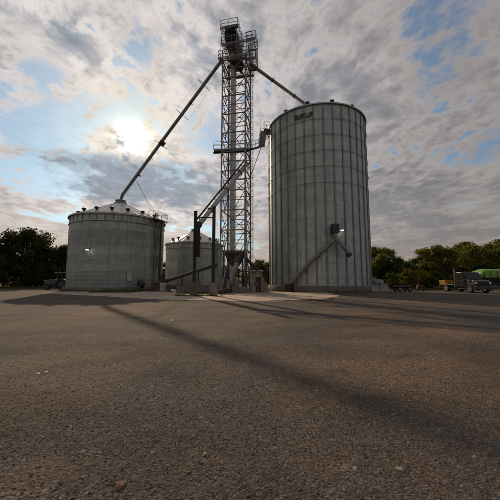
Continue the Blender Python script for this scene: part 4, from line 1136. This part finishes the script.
tree('mid', 392, 52, 252, 'rounded darker tree above the low red wagon', 2.1, RG, wide_=.9)
tree('mid2', 408, 58, 260, 'low tree in the dip of the right treeline', 3.3, RG, wide_=1.2)
tree('olive', 436, 58, 243.5, 'olive tree with a broad crown above the yellow box', 4.1, RG, wide_=1.05)
tree('mid', 424, 62, 253, 'shaded tree left of the broad olive crown', 5.0, RG)
tree('mid2', 452, 63, 246, 'mid green tree between two olive crowns on the right', 1.0, RG, wide_=1.1)
tree('olive', 472, 58, 239.5, 'tall olive tree directly above the green wagon cover', 2.6, RG, wide_=1.05)
tree('mid', 489, 61, 244, 'dark green tree behind the green wagon, near the right edge', 4.9, RG)
tree('olive', 506, 57, 236, 'olive tree cut by the right edge of the photo', .2, RG)
tree('mid', 532, 58, 240, 'green tree just beyond the right border', 1.2, RG)
tree('rust', 409, 46, 268, 'yellow-green bush beside the low red wagon', .4, 'bushes', 'bush', 1.1, 'bush')
tree('rust', 420, 47, 270, 'yellowish leafy bush above the small red implement', 2.4, 'bushes', 'bush', 1.0, 'bush')
tree('bush', 430, 45.5, 277, 'low green bush left of the yellow truck box', 1.4, 'bushes', 'bush', 1.2, 'bush')
tree('bush', 394, 45, 273, 'dark green bush between the tall bin and the red wagon', 3.1, 'bushes', 'bush', 1.1, 'bush')

# undergrowth and far woodland: masses nobody could count
def mass(name, label, cat, boxes, n, size, mat, seed):
    rng = np.random.default_rng(seed); C = []; Rr = []
    for (x0, x1, y0, y1, h, k) in boxes:
        for _ in range(k):
            C.append((rng.uniform(x0, x1), rng.uniform(y0, y1), rng.uniform(.1, .75) * h)); Rr.append(h * rng.uniform(.25, .4))
    V, Fc = leaf_cloud(rng, np.array(C), np.array(Rr), n, size); V[:, 2] = np.maximum(V[:, 2], .02)
    o = fast_mesh(name, V, Fc, mat); o['kind'] = 'stuff'; tag(o, label, cat); return centre(o)
mass('undergrowth', 'dark undergrowth below the trees on the left', 'undergrowth', [(-66, -34, 56, 64, 5.0, 90)], 26000, .16, 'leaf_dark', 11)
mass('undergrowth', 'shaded green undergrowth below the trees on the right', 'undergrowth', [(18, 70, 57, 66, 4.0, 90)], 20000, .16, 'leaf_mid', 12)
mass('woodland', 'distant low woodland behind the bins', 'woodland', [(-60, 60, 95, 120, 7.0, 120)], 22000, .30, 'leaf_mid', 13)
mass('woodland', 'far woodland beyond the left trees', 'woodland', [(-150, -40, 85, 110, 9.0, 80)], 14000, .36, 'leaf_dark', 14)
mass('woodland', 'far woodland beyond the right trees', 'woodland', [(30, 150, 80, 105, 8.0, 100)], 16000, .34, 'leaf_mid', 15)

def grass_patch(label, n, fn, h, seed):
    rng = np.random.default_rng(seed); P = np.array([fn(rng) for _ in range(n)])
    k = 5; P = np.repeat(P, k, 0) + np.concatenate([rng.normal(0, .05, (n * k, 2)), np.zeros((n * k, 1))], 1)
    N = len(P); az = rng.uniform(0, 6.28, N); hh = h * rng.uniform(.4, 1.2, N); wv = .014 + .01 * rng.random(N)
    side = np.stack([np.cos(az), np.sin(az), np.zeros(N)], 1) * wv[:, None]
    tip = P + np.stack([rng.normal(0, .35, N) * hh, rng.normal(0, .35, N) * hh, hh], 1)
    V = np.stack([P - side, P + side, tip], 1).reshape(-1, 3)
    o = fast_mesh('grass_tufts', V, np.arange(N * 3).reshape(-1, 3), 'grass'); o['kind'] = 'stuff'; tag(o, label, 'grass')
grass_patch('dark grass strip at the foot of the wide bin', 2200, lambda r: (r.uniform(gx(96, 36), gx(137, 36)), r.uniform(34.2, 37.6), 0), .16, 1)
grass_patch('grass strip below the left trees', 4500, lambda r: (r.uniform(-62, -32), r.uniform(51.5, 55), 0), .35, 2)
grass_patch('grass in front of the trees right of the tall bin', 5000, lambda r: (r.uniform(21, 33), r.uniform(43, 50), 0), .3, 3)

def ring_spot(c, R0):
    def f(r_):
        a = r_.uniform(0, 6.283); q = abs(r_.normal(0, .25)); return (c.x + math.cos(a) * (R0 + .33 + q), c.y + math.sin(a) * (R0 + .33 + q), 0.012)
    return f
grass_patch('weeds along the foundation of the tall bin', 420, ring_spot(TB, TR), .22, 4)
grass_patch('weeds along the foundation of the wide low bin', 500, ring_spot(LB, LR), .25, 5)
grass_patch('dry weeds round the loading posts and pit wall', 380, lambda r: (r.choice((pA.x, pB.x, pA.x - 1.2, (pA.x + pB.x) / 2)) + r.normal(0, .45), r.choice((27.2, 31.9, 32.1)) + r.normal(0, .3), 0.012), .20, 6)
# ------------------------------------------------------------------ loose stone on the yard
rng = np.random.default_rng(21)
t_ = (1 + 5 ** .5) / 2
ICO = np.array([(-1, t_, 0), (1, t_, 0), (-1, -t_, 0), (1, -t_, 0), (0, -1, t_), (0, 1, t_), (0, -1, -t_), (0, 1, -t_), (t_, 0, -1), (t_, 0, 1), (-t_, 0, -1), (-t_, 0, 1)]) / math.sqrt(1 + t_ * t_)
ICF = np.array([(0, 11, 5), (0, 5, 1), (0, 1, 7), (0, 7, 10), (0, 10, 11), (1, 5, 9), (5, 11, 4), (11, 10, 2), (10, 7, 6), (7, 1, 8), (3, 9, 4), (3, 4, 2), (3, 2, 6), (3, 6, 8), (3, 8, 9), (4, 9, 5), (2, 4, 11), (6, 2, 10), (8, 6, 7), (9, 8, 1)])
OCT = np.array([(1, 0, 0), (0, 1, 0), (-1, 0, 0), (0, -1, 0), (0, 0, 1), (0, 0, -1)], float)
OCF = np.array([(0, 1, 4), (1, 2, 4), (2, 3, 4), (3, 0, 4), (1, 0, 5), (2, 1, 5), (3, 2, 5), (0, 3, 5)])
def chips(base, faces, N, y0, y1, fade):
    Y = np.exp(rng.uniform(math.log(y0), math.log(y1), N))
    Y = Y[rng.random(N) < np.clip((y1 - Y) / fade, 0, 1) ** 1.5]; N = len(Y); nv = len(base)
    X = rng.uniform(-1.25, 1.25, N) * (Y + .9)
    S = .0026 + .0082 * rng.random(N) ** 2.8 + .0004 * Y
    S[rng.random(N) < .010] *= 1.8
    V = base[None] * (1 + .28 * rng.normal(size=(N, nv, 1)).clip(-1.2, 1.2))
    V = V * (S[:, None] * rng.uniform(.65, 1.4, (N, 3)))[:, None, :]
    tilt = rng.uniform(-.5, .5, (N, 1)); V[:, :, 2] = V[:, :, 2] * .6 + V[:, :, 0] * tilt * .5
    a = rng.uniform(0, 6.283, N); ca, sa = np.cos(a)[:, None], np.sin(a)[:, None]
    V = np.stack([V[:, :, 0] * ca - V[:, :, 1] * sa, V[:, :, 0] * sa + V[:, :, 1] * ca, V[:, :, 2]], 2)
    V[:, :, 0] += X[:, None]; V[:, :, 1] += Y[:, None]; V[:, :, 2] += (S * rng.uniform(-.30, .20, N))[:, None]
    return V.reshape(-1, 3), (faces[None] + (np.arange(N) * nv)[:, None, None]).reshape(-1, 3)
V1, F1 = chips(ICO, ICF, 60000, 1.1, 5.5, 3.5)
V2, F2 = chips(OCT, OCF, 70000, 2.6, 10.0, 7.0)
o = fast_mesh('loose_gravel', np.concatenate([V1, V2]), np.concatenate([F1, F2 + len(V1)]), 'stone_chips'); o['kind'] = 'stuff'; tag(o, 'loose dark gravel scattered over the yard', 'gravel')

def lump(name, label, cat, px, py, size, mat, seed, group=None):
    d = ray(px, py); p = Vector((0, 0, EYE)) + d * (EYE / -d.z); rg = random.Random(seed)
    bm = bmesh.new(); bmesh.ops.create_icosphere(bm, subdivisions=2, radius=1)
    for v_ in bm.verts:
        k = 1 + .22 * math.sin(3 * v_.co.x + seed) * math.cos(4 * v_.co.y - seed) + rg.uniform(-.10, .10)
        v_.co = Vector((v_.co.x * size[0], v_.co.y * size[1], v_.co.z * size[2])) * k
    me = bpy.data.meshes.new(name); bm.to_mesh(me); bm.free(); me.materials.append(MATS[mat])
    o = bpy.data.objects.new(name, me); COL.objects.link(o); o.location = (p.x, p.y, size[2] * .25); o.rotation_euler = (0, 0, rg.uniform(0, 3))
    tag(o, label, cat, group)
lump('stone', 'reddish brick-coloured stone in the left foreground', 'stone', 121, 486.5, (.040, .026, .022), 'brick_red', 2)
lump('stone', 'small pale stone in the middle distance, left of a second pale one', 'stone', 38.5, 374, (.035, .022, .016), 'litter', 3, 'pale stones')
lump('stone', 'small pale stone in the middle distance, right of its pale neighbour', 'stone', 46, 372.5, (.030, .022, .016), 'litter', 4, 'pale stones')
lump('stone', 'white scrap lying on the yard near the long shadow', 'scrap', 171.5, 320.5, (.09, .06, .02), 'litter', 5)
lump('stone', 'flat light stone at the bottom right of the yard', 'stone', 400, 470, (.030, .02, .014), 'pale_block', 6)
